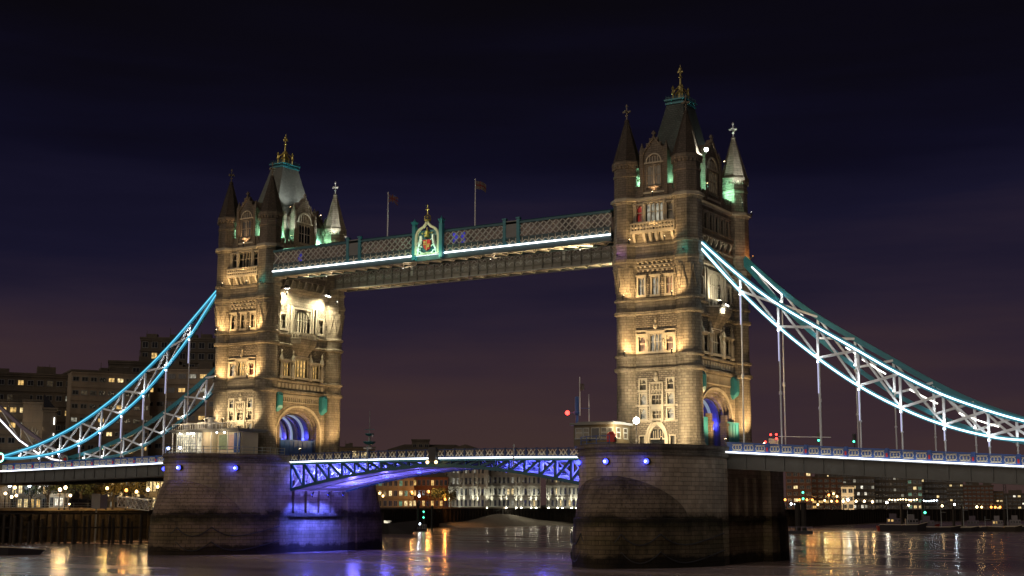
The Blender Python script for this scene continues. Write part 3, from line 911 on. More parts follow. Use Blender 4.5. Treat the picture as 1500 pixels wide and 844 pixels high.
        for z, w_, d_ in ((18.0, 1.9, .15), (18.7, 2.1, .5), (19.6, 2.6, 1.1), (20.6, 3.1, 1.75), (21.2, 3.25, 1.9), (21.5, 3.25, 1.9)):
            rings.append([(-w_, 0, z), (-w_ * .7, d_, z), (w_ * .7, d_, z), (w_, 0, z)])
        mb.loft(rings)
        ob = mb.build('oriel_bracket', 'ashlar', t)
        mb = MB(T)
        for a_, b_ in (((-3.25, 0), (-2.3, 1.85)), ((-2.3, 1.85), (2.3, 1.85)), ((2.3, 1.85), (3.25, 0))):
            for z in (21.6, 22.55): mb.beam((a_[0], a_[1], z), (b_[0], b_[1], z), .22, .16)
            n = max(3, int(math.dist(a_, b_) / .45))
            for k in range(n + 1):
                q = k / n; x = a_[0] + (b_[0] - a_[0]) * q; y = a_[1] + (b_[1] - a_[1]) * q
                mb.beam((x, y, 21.5), (x, y, 22.5), .12)
        mb.build('balustrade', 'trim_stone', ob)
        for u0_, u1_ in ((A, -3.2), (3.2, B), (-3.2, 3.2)):
            strip(T, u0_, u1_, [(0, 19.95), (.42, 20.05), (.46, 20.4), (.08, 20.6), (.06, 21.9), (.4, 22.1), (.4, 22.35), (0, 22.55)], 'ashlar', t, 'cornice')
        o3 = [(-6.0, -4.6, 23.2, 25.8), (-2.3, 2.3, 22.9, 27.1), (4.6, 6.0, 23.2, 25.8)]
        wall(T, A, B, 22.4, 28.4, o3, 'rough_stone', t)
        for k, (a, b_, z0, z1) in enumerate(o3): window(T, a, b_, z0, z1, t, P['a3'], (2, 6, 2)[k], ('point', 'round', 'point')[k], .3, .24)
        mb = MB(T)
        for u in (-2.95, 2.95, -3.9, 3.9): mb.box(u - .18, u + .18, 0, .3, 22.4, 27.6)
        mb.build('pilaster', 'trim_stone', t)
        # cove sweeping out under the upper storey
        mb = MB(T)
        sec = [(.0, 27.9)] + [(1.5 * (1 - math.cos(a)), 27.9 + 2.3 * math.sin(a)) for a in (.3, .6, .9, 1.2, 1.5)] + [(1.65, 30.6), (0, 30.6)]
        if fn == P['cove']:
            mb.loft([[(u, d_, z_) for d_, z_ in sec] for u in (A + .6, B - .6)])
            mb.build('cove', 'ashlar', t)
        else:
            strip(T, A, B, [(0, 28.0), (.6, 28.1), (.64, 28.5), (.35, 28.75), (.3, 29.1), (.2, 30.4), (.5, 30.6), (.5, 30.85), (0, 31.05)], 'ashlar', t, 'cornice')
        o4 = [(u - .48, u + .48, 33.6, 36.2) for u in (-5.2, -3.2, -1.1, 1.1, 3.2, 5.2)]
        wall(T, A, B, 28.3, 37.7, o4, 'ashlar', t)
        for k, (a, b_, z0, z1) in enumerate(o4): window(T, a, b_, z0, z1, t, P['a4'][k % len(P['a4'])], 2, 'point', .2, .2, hood=True)
        mb = MB(T)
        mb.box(-6, 6, 0, .8, 32.3, 32.55); mb.box(-6, 6, .6, .82, 33.2, 33.4)
        for k in range(25): mb.box(-6 + k * .5 - .08, -6 + k * .5 + .08, .64, .78, 32.5, 33.25)
        mb.build('balcony', 'dark_stone', t)
        for k in range(7):
            u = -5.4 + k * 1.8; mb = MB(T)
            mb.loft([[(q, d_, z_) for d_, z_ in ((0, 30.9), (.3, 31.1), (.7, 31.8), (.8, 32.3), (0, 32.3))] for q in (u - .18, u + .18)])
            mb.build('corbel', 'trim_stone', t)
        strip(T, A, B, [(0, 37.3), (.4, 37.5), (.46, 37.85), (.1, 38.1), (-.6, 38.1), (-.6, 37.3)], 'trim_stone', t, 'cornice')
        crenel(T, -7.3, 7.3, 38.08, 39.7, 'dark_stone', t)
        gable(T, 2.9, 38.1, 44.9, 48.2, t, P['gab'], 3.6)
        # chimney-like pinnacles
        for u in (-4.3, 4.3):
            mb = MB(T)
            mb.box(u - .3, u + .3, -1.6, -1.0, 38.1, 44.2); mb.box(u - .42, u + .42, -1.72, -.88, 44.2, 44.6); mb.box(u - .3, u + .3, -1.6, -1.0, 44.6, 45.2)
            mb.build('pinnacle', 'ashlar', t)
    # ---- tunnel through the tower
    OH, SP, RISE = 5.05, 4.0, 4.05
    mb = MB()
    sec = [(-5.05, -.3)] + [(-math.copysign(abs(math.cos(PI * k / 20)) ** .91, math.cos(PI * k / 20)) * OH, SP + RISE * abs(math.sin(PI * k / 20)) ** .91) for k in range(21)] + [(5.05, -.3)]
    X0, X1 = -HX + 1.2, HX - 1.2
    for (y0, z0), (y1, z1) in zip(sec, sec[1:]): mb.quad((X0, y0, z0), (X1, y0, z0), (X1, y1, z1), (X0, y1, z1))
    mb.build('vault', 'vault_paint', t, recalc=False)
    mb = MB(); mb.box(-HX, HX, -HY - .4, -OH - .05, -.3, 11.3); mb.box(-HX, HX, OH + .05, HY + .4, -.3, 11.3)
    mb.build('flank_mass', 'dark_stone', t)
    for k in range(6):
        x = X0 + .4 + k * (X1 - X0 - .8) / 5
        mb = MB()
        pts = [(x, y * .955, SP + (z - SP) * .955 if z > 0 else .2) for y, z in sec]
        for p, q in zip(pts, pts[1:]): mb.beam(p, q, .26, .4, (1, 0, 0))
        mb.build('vault_rib', ('rib_glow_white', 'iron', 'rib_glow_white', 'iron', 'rib_glow_white', 'iron')[k], t)  # pale ribs are paint; the lamp light on them is put in as emission
    # ---- main roof
    mb = MB()
    rings = [[(sx_ * a, sy_ * b_, z) for sx_, sy_ in ((-1, -1), (1, -1), (1, 1), (-1, 1))] for a, b_, z in ((4.45, 7.7, 38.3), (4.3, 7.5, 39.3), (3.45, 6.1, 43.2), (2.5, 4.4, 48.0), (1.85, 3.0, 52.0), (1.45, 2.15, 54.6))]
    mb.loft(rings)
    rf = mb.build('roof', P['slate'], t)
    mb = MB()
    mb.box(-1.65, 1.65, -2.35, 2.35, 54.5, 54.75); mb.box(-1.35, 1.35, -2.0, 2.0, 54.75, 55.1); mb.box(-1.75, 1.75, -2.5, 2.5, 55.1, 55.35)
    mb.build('platform', 'teal_paint', rf)
    mb = MB()
    for sx_ in (-1, 1):
        for k in range(9): mb.lathe([(.06, 55.3), (.05, 55.75), (.1, 55.85), (.02, 56.0)], 5, (sx_ * 1.55, -2.2 + k * 4.4 / 8))
        mb.beam((sx_ * 1.55, -2.2, 55.65), (sx_ * 1.55, 2.2, 55.65), .07)
    for sy_ in (-1, 1):
        for k in range(1, 6): mb.lathe([(.06, 55.3), (.05, 55.75), (.1, 55.85), (.02, 56.0)], 5, (-1.55 + k * .52, sy_ * 2.2))
        mb.beam((-1.55, sy_ * 2.2, 55.65), (1.55, sy_ * 2.2, 55.65), .07)
    mb.build('roof_cresting', 'dark_teal', rf)
    mb = MB()
    for sx_ in (-1, 1):
        for sy_ in (-1, 1):
            x_, y_ = sx_ * .8, sy_ * 1.15
            mb.lathe([(.2, 55.35), (.12, 56.3), (.3, 56.6), (.22, 56.8), (.12, 57.2), (.26, 57.45), (.02, 57.9)], 6, (x_, y_))
            mb.tube([(x_, y_, 56.3), (x_ * .8, y_ * .8, 57.1), (x_ * .35, y_ * .35, 57.6), (0, 0, 58.1)], .14, 5)
    for a_ in range(8): mb.tube([(1.0 * math.cos(a_ * PI / 4), 1.2 * math.sin(a_ * PI / 4), 55.4), (.75 * math.cos(a_ * PI / 4), .9 * math.sin(a_ * PI / 4), 56.6), (.2 * math.cos(a_ * PI / 4), .2 * math.sin(a_ * PI / 4), 57.4)], .1, 4)
    mb.lathe([(.75, 55.35), (.6, 56.2), (.35, 57.2), (.48, 57.9), (.2, 58.2), (.14, 59.2), (.36, 59.45), (.12, 59.7), (.1, 60.3)], 8)
    mb.beam((0, -.55, 60.3), (0, .55, 60.3), .22); mb.beam((-.45, 0, 60.3), (.45, 0, 60.3), .22)
    mb.ball((0, 0, 60.75), .28, 8, 5, 1.3); mb.lathe([(.06, 61), (.02, 61.5)], 5)
    mb.build('crown_finial', P['crown'], rf)
    return t


towL = make_tower(-PXC, 'farther gothic stone bridge tower with silver lit roof and gold crown', dict(
    s1=('win_pale', 'win_dim', 'win_pale'), s1c=('dark_glass', 'win_dim'), s2=('win_pale', 'win_warm', 'win_red'), s3=('win_dim', 'win_dim', 'win_dim'),
    s4=('dark_glass', 'dark_glass', 'dark_glass'), a2='win_warm', a3='win_dim', a4=('dark_glass',), gab='dark_glass', cove='east', crown='gold', slate='slate'))
towR = make_tower(PXC, 'nearer and taller looking gothic stone bridge tower with dark slate roof', dict(
    s1=('win_dim', 'win_pale', 'win_pale'), s1c=('win_dim', 'win_dim'), s2=('win_pink', 'win_pale', 'win_pink'), s3=('win_pale', 'win_pale', 'win_pink'),
    s4=('win_red', 'win_pale', 'win_dim'), a2='win_dim', a3='win_dim', a4=('win_dim', 'dark_glass'), gab='win_dim', cove='west', crown='weathered_gold', slate='dark_slate'))

# coloured light bands on the turret collars (lit glass strips)


FLOODK = 4.4


def flood(loc, target, energy, color, label, spot=110, size=.35, glow=None, group='floodlights on the towers', sz=.3, reach=.8):
    """floodlight fitting: bracket, can and glowing lens with its lamp"""
    loc = Vector(loc); target = Vector(target)
    t = thing('floodlight', label, 'floodlight', loc, 0, group)
    d = (target - loc).normalized()
    mb = MB(); mb.tube([-d * .45, -d * .1, d * .12], sz, 8, [sz * .55, sz, sz]); mb.box(-.08, .08, -.08, .08, -.6, -.1)
    mb.build('casing', 'iron', t)
    mb = MB(); mb.tube([d * .13, d * .17], sz * .9, 8); mb.build('lens', glow or 'lamp_warm', t)
    light('SPOT', d * reach, energy * FLOODK, color, t, d * 10, size, spot)
    return t


for cx, who, k in ((-PXC, 'far tower', 1.0), (PXC, 'near tower', .8)):
    yf = -(HY + .85)
    # storey floods on the river face
    for nm, z, us, e in (('second storey ledge', BZ + 14.3, (-2.5, 2.5), 420), ('third storey ledge', BZ + 22.8, (-2.6, 2.6), 300), ('cornice under the top storey', BZ + 31.2, (-1.9, 1.9), 95)):
        for j, u in enumerate(us):
            flood((cx + u * 1.55, yf - 2.9, z - .2), (cx + u * 1.25, yf + .3, z + 3.4), e * k * 1.3, WARM, 'small warm floodlight on the %s of the %s, %s one' % (nm, who, ('first', 'second')[j]), 130, .3, None, sz=.12, reach=.25)
    # floods on the pier top washing the lower storey
    for j, (u, yy, zz) in enumerate(((-5.6, -20.2, .9), (0, -23.2, .9), (5.6, -20.2, .9)) if cx > 0 else ((-5.2, -14.0, 6.4), (0, -14.6, 6.4), (5.2, -14.0, 6.4))):
        flood((cx + u, yy, BZ + zz), (cx + u * .6, yf, BZ + (7.5 if cx > 0 else 8)), 1900 if cx > 0 else 420, WARM2, 'warm floodlight on the pier deck of the %s, %s of three' % (who, ('first', 'middle', 'last')[j]), 100, .4, None, sz=.13)
    flood((cx, yf - .6, BZ + 33.2), (cx, yf + .1, BZ + 37), 80 * k, WARM, 'small warm floodlight on the top balcony of the %s' % who, 150, .2, sz=.1, reach=.15)
    flood((cx, yf - .75, BZ + 38.5), (cx, yf + .1, BZ + 43), (130 if cx < 0 else 50), (1, .56, .28), 'small amber floodlight at the foot of the front gable of the %s' % who, 110, .2, sz=.1, reach=.2)
    # green lamps glowing between turrets and roof
    for j, (ux, uy, e) in enumerate(((-2.7, -8.6, 500), (2.9, -8.4, 600), (4.4, -5.6, 1000), (4.4, 5.4, 1500), (2.6, 8.7, 700))):
        t = thing('roof_lamp', 'green lamp behind the parapet of the %s, %s' % (who, ('by the left turret', 'by the middle turret', 'left of the side gable', 'right of the side gable', 'behind the far turret')[j]), 'lamp', (cx + ux, uy, BZ + 39.9), 0, 'green lamps on the tower roofs')
        mb = MB(); mb.box(-.25, .25, -.25, .25, -1.7, 0); mb.build('base', 'iron', t)
        mb = MB(); mb.ball((0, 0, .12), .22, 8, 5); mb.build('lens', 'green_lamp', t)
        light('POINT', (0, 0, .7), e * .75, (.38, 1, .62), t, size=.25)

# left tower inner face: two bright floods under the walkways
for j, (x, y) in enumerate(((-34.3, -6.6), (-34.3, 5.2))):
    flood((x, y, 47.3), (-36.3, y + (2.5 if j == 0 else -2), 38), 1900, (1, .85, .55), ('brilliant floodlight under the near walkway on the far tower', 'brilliant floodlight under the far walkway on the far tower')[j], 150, .4, 'lamp_white', sz=.55)
# warm wash on the left tower arch wall and gates
flood((-29.6, -7.3, 17.9), (-36.3, -2, 31), 1300, WARM, 'warm floodlight at the corner of the far tower gateway', 120, .3, sz=.2)
flood((-29.6, 7.4, 17.9), (-36.3, 3, 31), 1300, WARM, 'warm floodlight on the far side of the far tower gateway', 120, .3, sz=.2)
# right tower outer face
flood((49.0, -3.3, 38.9), (47.0, -1, 43), 420, WHITEW, 'bright floodlight on the balcony of the near tower side', 120, .2, 'lamp_white', sz=.34)
flood((49.0, -.6, 38.9), (47.0, -2, 35), 420, WHITEW, 'second bright floodlight on the balcony of the near tower side', 140, .2, 'lamp_white', sz=.34)
flood((51.2, -7.4, 17.9), (46.6, -2, 28), 900, WARM, 'warm floodlight at the corner of the near tower gateway', 120, .3, sz=.2)
flood((51.2, 7.6, 17.9), (46.6, 3, 30), 1500, WARM, 'warm floodlight on the far side of the near tower gateway', 120, .3, sz=.2)
# starry lamp beside the front turret of the near tower and roof floods
flood((48.1, -5.5, 62.3), (52, -14, 62), 500, WHITEW, 'starry white floodlight beside the spire of the near tower', 150, .2, 'lamp_white', sz=.36)
for q, nm in ((-1, 'left'), (1, 'right')):
    flood((-34.9, q * 5.0, 57.0), (-38.9, q * 2.2, 66), 420, (.86, .93, .82), 'floodlight %s of the side gable lighting the silver roof of the far tower' % nm, 80, .3, sz=.15)
    flood((-35.9, q * 4.4, 62.6), (-39.6, q * .6, 70.5), 260, (.95, .97, .88), 'floodlight on the %s stone pinnacle lighting the upper silver roof of the far tower' % nm, 95, .3, sz=.13)
flood((48.0, -5.0, 57.0), (44.2, -1.8, 67), 60, (.8, .92, .9), 'floodlight lighting the dark roof slope of the near tower', 70, .4, sz=.15)
flood((46.9, 4.4, 62.6), (43.0, 1, 70), 70, (.95, .97, .88), 'floodlight on the stone pinnacle lighting the upper roof of the near tower', 90, .3, sz=.13)
# far turrets with white spires
for cx, who in ((-PXC, 'far'), (PXC, 'near')):
    flood((cx + 6.9, 11.6, BZ + 38.6), (cx + HX, HY, BZ + 48), 1100 if cx < 0 else 420, (.95, .97, .88), 'floodlight aimed up at the pale rear spire of the %s tower' % who, 60, .3, 'led_warmwhite', sz=.09)
    flood((cx + 8.4, 4.2, BZ + 38.6), (cx + HX, HY, BZ + 50), 2600 if cx < 0 else 1300, (.95, .97, .88), 'floodlight aimed across at the pale rear spire of the %s tower' % who, 40, .3, 'led_warmwhite', sz=.09)
# arch tunnel lamps
for cx, who in ((-PXC, 'far'), (PXC, 'near')):
    for j, (x, y, c, e, g_) in enumerate(((-2.5, 4.3, (.1, .1, 1), 900, 'led_blue'), (2.6, 4.3, (.1, .1, 1), 900, 'led_blue'), (-2.6, -4.3, (.1, .1, 1), 700, 'led_blue'), (2.5, -4.3, (.1, .1, 1), 700, 'led_blue'), (-3.2, 3.0, (1, .65, .3), 160, 'lamp_warm'), (-3.2, -3.0, (1, .65, .3), 160, 'lamp_warm'))):
        t = thing('archway_lamp', '%s lamp inside the %s tower archway, %s' % ('blue' if j < 4 else 'amber', who, ('far wall inner', 'far wall outer', 'near wall inner', 'near wall outer', 'far kerb', 'near kerb')[j]), 'lamp', (cx + x, y, BZ + 3.2), 0, 'lamps inside the tower archways')
        mb = MB(); mb.box(-.2, .2, -.2, .2, -3.2, 0); mb.build('base', 'navy_paint', t)
        mb = MB(); mb.ball((0, 0, .25), .26, 8, 6); mb.build('lens', g_, t)
        light('POINT', (0, 0, .8), e * .42, c, t, size=.3)

# coloured turret collar lights
for (cx, ux, uy, z, mt_, who) in ((PXC, HX, -HY, 30.0, 'led_teal', 'front turret of the near tower'), (PXC, -HX, -HY, 30.0, 'led_magenta', 'left turret of the near tower'), (-PXC, HX, -HY, 31.8, 'led_teal', 'middle turret of the far tower'), (PXC, HX, HY, 31.6, 'led_amber', 'rear turret of the near tower')):
    c = {'led_teal': (.05, 1, .85), 'led_magenta': (.75, .35, 1), 'led_amber': (1, .35, .1)}[mt_]
    w = Vector((ux, uy, 0)).normalized()
    ox, oy = (0.6, -3.0) if uy < 0 else (3.2, -.6)
    if ux < 0: ox = -.3
    t = thing('collar_lamp', 'small coloured lamp washing the collar of the %s' % who, 'lamp', (cx + ux + ox, uy + oy, BZ + z - .9), 0, 'coloured lamps on turret collars')
    mb = MB(); mb.box(-.12, .12, -.12, .12, -.2, .1); mb.beam((0, 0, -.1), (-ox * .3, -oy * .3, -.1), .08); mb.build('base', 'iron', t)
    mb = MB(); mb.ball((0, 0, .14), .1, 6, 4); mb.build('lens', mt_, t)
    light('POINT', (0, 0, .5), 28 if uy < 0 else 120, c, t, size=.15)

# teal hoarding gates in the archways
for cx, who, e in ((-PXC, 'far', 1), (PXC, 'near', 1)):
    t = thing('roadway_gate', 'blue painted hoarding across the foot of the %s tower archway' % who, 'gate', (cx, 0, BZ))
    mb = MB()
    if who == 'far':
        mb.box(HX - .6, HX - .4, -4.6, 4.6, -.2, 2.9)
        for k in range(8): mb.box(HX - .4, HX - .3, -4.5 + k * 1.25, -4.3 + k * 1.25, -.2, 2.9)
        mb.box(HX - .65, HX - .2, -4.7, 4.7, 2.9, 3.1)
    else:
        mb.box(HX + .6, HX + .9, 2.0, 6.6, -.2, 4.0); mb.box(HX + .5, HX + 1.0, 1.9, 6.7, 4.0, 4.3)
        mb.box(HX + .6, HX + .9, -6.9, -4.9, -.2, 4.6)
        for k in range(5): mb.box(HX + .9, HX + .98, 2.1 + k * 1.1, 2.2 + k * 1.1, -.2, 4.0)
    mb.build('panel', 'teal_paint' if who == 'near' else 'blue_paint', t)
    mb = MB()
    if who == 'near':
        for y in (-4.3, 1.4): mb.box(HX + .3, HX + 1.3, y - .4, y + .4, -.2, 3.6); mb.box(HX + .2, HX + 1.4, y - .55, y + .55, 3.6, 4.0); mb.box(HX + .4, HX + 1.2, y - .35, y + .35, 4.0, 5.2)
    else:
        for y in (-4.9, 4.9): mb.box(HX - .9, HX - .1, y - .3, y + .3, -.2, 3.4)
    mb.build('gate_post', 'dark_stone' if who == 'near' else 'navy_paint', t)

# ================================================================== HIGH LEVEL WALKWAYS


def make_walkway(y0, y1, near, label):
    t = thing('high_walkway', label, 'walkway', (0, 0, 0))
    XE = 34.2
    Z0, Z1, Z2, Z3 = 48.75, 49.5, 50.75, 53.1
    f = -1
    mb = MB()
    for y in (y0, y1):
        mb.box(-XE, XE, y - .12, y + .12, Z0, Z1)
        mb.box(-XE, XE, y - .22, y + .22, Z0 - .1, Z0 + .08)
    mb.box(-XE, XE, y0 - .1, y1 + .1, Z1 - .35, Z1 - .25)
    mb.build('bottom_girder', 'walk_teal' if near else 'steel_grey', t)
    # soffit lattice
    mb = MB()
    n = 26; w = 2 * XE / n
    for k in range(n):
        x = -XE + k * w
        mb.beam((x, y0, Z0 + .1), (x, y1, Z0 + .1), .2, .3)
        mb.beam((x, y0, Z0 + .1), (x + w, y1, Z0 + .1), .14, .2)
        mb.beam((x, y1, Z0 + .16), (x + w, y0, Z0 + .16), .14, .2)
    mb.build('soffit_lattice', 'cream_paint', t)
    # fascia panels with roundels
    mb = MB()
    for y in (y0, y1):
        mb.box(-XE, XE, y - .06, y + .06, Z1 + .02, Z2)
        mb.box(-XE, XE, y - .16, y + .16, Z2, Z2 + .16)
    mb.build('fascia', 'walk_teal' if near else 'steel_grey', t)
    yf = y0 - .1
    mb = MB()
    k = -XE + .6
    while k < XE - .5:
        for j in range(6):
            a0, a1 = PI * j / 6, PI * (j + 1) / 6
            mb.beam((k + .45 * math.cos(a0), yf, Z1 + .45 + .4 * math.sin(a0)), (k + .45 * math.cos(a1), yf, Z1 + .45 + .4 * math.sin(a1)), .09, .1)
        mb.box(k + .56, k + .66, yf - .06, yf + .06, Z1 + .3, Z2)
        k += 1.22
    mb.build('fascia_ornament', 'cream_paint' if near else 'grey_paint', t)
    if near:
        mb = MB(); mb.box(-XE, -3.2, y0 - .34, y0 - .14, Z1 + .02, Z1 + .21); mb.box(3.2, XE, y0 - .34, y0 - .14, Z1 + .02, Z1 + .21); mb.box(-2.5, 2.5, y0 - .40, y0 - .2, Z1 + .0, Z1 + .2)
        mb.build('light_strip', 'led_white', t)
    # lattice side
    for y in (y0, y1):
        mb = MB()
        h = Z3 - Z2 - .2; st = 1.15
        x = -XE
        while x < XE - .01:
            for s_ in (1, -1):
                xa = x; xb = x + st * 2
                za, zb = (Z2 + .16, Z3) if s_ == 1 else (Z3, Z2 + .16)
                if xb > XE: fr = (XE - xa) / (xb - xa); xb = XE; zb = za + (zb - za) * fr
                mb.beam((xa, y - .05 * s_, za), (xb, y - .05 * s_, zb), .16, .1, (0, 1, 0))
            x += st
        mb.build('lattice', 'lattice_paint' if (near and y == y0) else 'steel_grey', t)
    mb = MB()
    mb.box(-XE, XE, y0 + .25, y0 + .3, Z2, Z3); mb.box(-XE, XE, y1 - .3, y1 - .25, Z2, Z3)
    mb.build('glazing', 'walk_glass', t)
    if near:
        mb = MB()
        for a, b_ in ((-28.6, -27.8), (4.6, 5.6), (6.2, 7.0)): mb.box(a, b_, y0 + .18, y0 + .22, Z2 + .3, Z3 - .3)
        mb.build('blue_glazing', 'walk_blue', t)
    mb = MB()
    for y in (y0, y1): mb.box(-XE, XE, y - .2, y + .2, Z3, Z3 + .35)
    ym = (y0 + y1) / 2
    mb.loft([[(x, y0, Z3 + .3), (x, y1, Z3 + .3), (x, ym, Z3 + .95)] for x in (-XE, XE)])
    mb.build('roof', 'dark_teal', t)
    if not near:
        mb = MB(); x = -XE + .3
        while x < XE: mb.box(x - .1, x + .1, y0 - .34, y0 - .05, Z0, Z3 + .3); x += 1.9
        mb.box(-XE, XE, y0 - .3, y0 - .05, Z1 - .1, Z1 + .06); mb.box(-XE, XE, y0 - .3, y0 - .05, Z2 - .1, Z2 + .1)
        mb.build('stiffener', 'dark_steel', t)
        mb = MB(); mb.box(-XE, XE, y0 - .36, y0 - .24, Z0 - .14, Z0 - .02); mb.build('bottom_flange', 'grey_paint', t)
    # pilasters
    for x in (-17.2, -14.6, 14.9, 17.5) if near else (-16, 16):
        mb = MB(); mb.box(x - .28, x + .28, y0 - .3, y0 + .2, Z1 + .3, Z3 + .8); mb.box(x - .38, x + .38, y0 - .4, y0 + .2, Z3 + .8, Z3 + 1.0)
        mb.build('pilaster', 'teal_paint' if near else 'grey_paint', t)
    if near:
        for xa_ in (-16.95, 15.15):
            mb = MB(); mb.box(xa_, xa_ + 2.1, y0 - .2, y0 - .1, Z2 + .2, Z3 + .55); mb.build('solid_panel', 'steel_grey', t)
    return t


wkN = make_walkway(-10.5, -6.9, True, 'near high level walkway with white light strip and gilded crest')
wkF = make_walkway(6.9, 10.5, False, 'far unlit high level walkway seen behind and below the near one')
# warm fill lamps added under the near walkway; their tiny fittings are made up
for j, x in enumerate((-26, -9, 9, 26)):
    t = thing('soffit_fill_lamp', 'small added warm fill lamp under the near walkway, number %s from the far tower' % ('one', 'two', 'three', 'four')[j], 'lamp', (x, -5.6, 49.0), 0, 'added fill lamps under the walkways')
    mb = MB(); mb.lathe([(.14, -.2), (.2, 0), (.2, .35)], 8); mb.build('casing', 'iron', t)
    mb = MB(); mb.ball((0, 0, -.2), .09, 6, 4); mb.build('lens', 'led_warmwhite', t)
    light('POINT', (0, 1.4, -1.9), 420, (1, .72, .42), t, size=.3)

for q, nm in ((-1, 'far'), (1, 'near')):
    for yy, n2 in ((-9.9, 'near'), (6.0, 'far')):
        flood((q * 33.4, yy + (2.2 if yy < 0 else .6), 46.2), (q * 6, yy + 2.6, 49.2), 2200, (1, .80, .50), 'slim floodlight on the %s tower raking the underside of the %s walkway' % (nm, n2), 70, .25, 'led_warmwhite', sz=.14)
# crest at mid-span
t = thing('coat_of_arms', 'green and gold lit coat of arms with crown at the middle of the walkway', 'crest', (0, -11.05, 49.4))
for s_ in (-1, 1):
    mb = MB(); mb.box(s_ * 2.75 - .32, s_ * 2.75 + .32, -.25, .45, -.6, 5.2)
    mb.loft([[(s_ * 2.75 - .5, -.45, 5.9), (s_ * 2.75 + .5, -.45, 5.9), (s_ * 2.75 + .5, .55, 5.9), (s_ * 2.75 - .5, .55, 5.9)], [(s_ * 2.75 - .2, -.15, 5.1), (s_ * 2.75 + .2, -.15, 5.1), (s_ * 2.75 + .2, .25, 5.1), (s_ * 2.75 - .2, .25, 5.1)]])
    mb.lathe([(.3, 5.9), (.1, 6.3), (.02, 6.5)], 6, (s_ * 2.75, .05))
    mb.build('pillar', 'teal_paint', t)
mb = MB()
og = [(-2.25, .2), (-2.25, 3.2), (-2.1, 3.9), (-1.5, 4.5), (-.8, 4.8), (-.3, 5.3), (0, 5.9), (.3, 5.3), (.8, 4.8), (1.5, 4.5), (2.1, 3.9), (2.25, 3.2), (2.25, .2)]
for a, b_ in zip(og, og[1:]): mb.beam((a[0], -.1, a[1]), (b_[0], -.1, b_[1]), .4, .34, (0, 1, 0))
mb.beam((-2.25, -.1, .2), (2.25, -.1, .2), .3, .25)
mb.build('ogee_frame', 'cream_paint', t)
mb = MB()
mb.prism([(0, 0)], 0, 0) if False else None
sh = [(-.72, 2.6), (.72, 2.6), (.72, 1.8), (.5, 1.15), (0, .75), (-.5, 1.15), (-.72, 1.8)]
mb.loft([[(x, d_, z) for x, z in sh] for d_ in (-.3, .05)])
sho = mb.build('shield', 'red_paint', t)
mb = MB(); mb.box(-.06, .06, -.36, -.3, .85, 2.6); mb.box(-.72, .72, -.36, -.3, 1.75, 1.87)
for u, z in ((-.36, 2.2), (.36, 1.5)): mb.box(u - .2, u + .2, -.38, -.3, z - .2, z + .16)
mb.build('shield_charge', 'gold', sho)
mb = MB(); mb.tube([(-1.2, -.25, .45), (-.5, -.3, .3), (0, -.3, .42), (.5, -.3, .3), (1.2, -.25, .45)], .14, 5); mb.build('motto_scroll', 'cream_paint', t)
for s_ in (-1, 1):    # rampant supporters
    mb = MB()
    mb.tube([(s_ * 1.9, -.1, .3), (s_ * 1.75, -.15, 1.1), (s_ * 1.45, -.2, 2.0), (s_ * 1.25, -.2, 2.9), (s_ * 1.3, -.2, 3.35)], .3, 6, [.18, .3, .34, .26, .24])
    mb.tube([(s_ * 1.5, -.2, 2.5), (s_ * 1.1, -.3, 2.75), (s_ * .8, -.35, 2.5)], .1, 5)
    mb.tube([(s_ * 1.5, -.2, 1.7), (s_ * 1.1, -.3, 1.6), (s_ * .9, -.35, 1.35)], .1, 5)
    mb.tube([(s_ * 1.75, -.2, .9), (s_ * 1.3, -.3, .7), (s_ * 1.1, -.3, .3)], .12, 5)
    mb.tube([(s_ * 1.9, -.1, 1.0), (s_ * 2.1, -.1, 1.8), (s_ * 1.95, -.1, 2.4)], .07, 5)
    mb.build('supporter', 'white_paint', t)
mb = MB()
mb.lathe([(.5, 3.05), (.55, 3.3), (.3, 3.5), (.4, 4.0), (.12, 4.4), (.1, 4.7)], 8, (0, -.15))
for u in (-1.0, -.5, .5, 1.0): mb.ball((u, -.15, 3.75), .16, 6, 4)
mb.tube([(-.6, -.1, 6.0), (-.55, -.1, 6.6), (0, -.1, 7.0), (.55, -.1, 6.6), (.6, -.1, 6.0)], .1, 5)
mb.lathe([(.55, 5.75), (.6, 6.0), (.5, 6.1)], 8, (0, -.1)); mb.ball((0, -.1, 6.45), .22, 6, 4)
mb.lathe([(.12, 6.9), (.1, 7.6), (.25, 7.75), (.08, 7.95), (.06, 8.3), (.16, 8.4), (.02, 8.7)], 6, (0, -.1)); mb.beam((-.35, -.1, 7.75), (.35, -.1, 7.75), .14)
mb.build('crown', 'gold', t)
mb = MB(); mb.box(-2.2, 2.2, .12, .2, .1, 4.3); mb.build('backing', 'dark_teal', t)
light('POINT', (-1.6, -1.6, .2), 170, (.45, 1, .62), t, size=.3); light('POINT', (1.6, -1.6, .2), 170, (.45, 1, .62), t, size=.3)
light('POINT', (0, -1.8, 3.6), 120, (.9, 1, .6), t, size=.3)

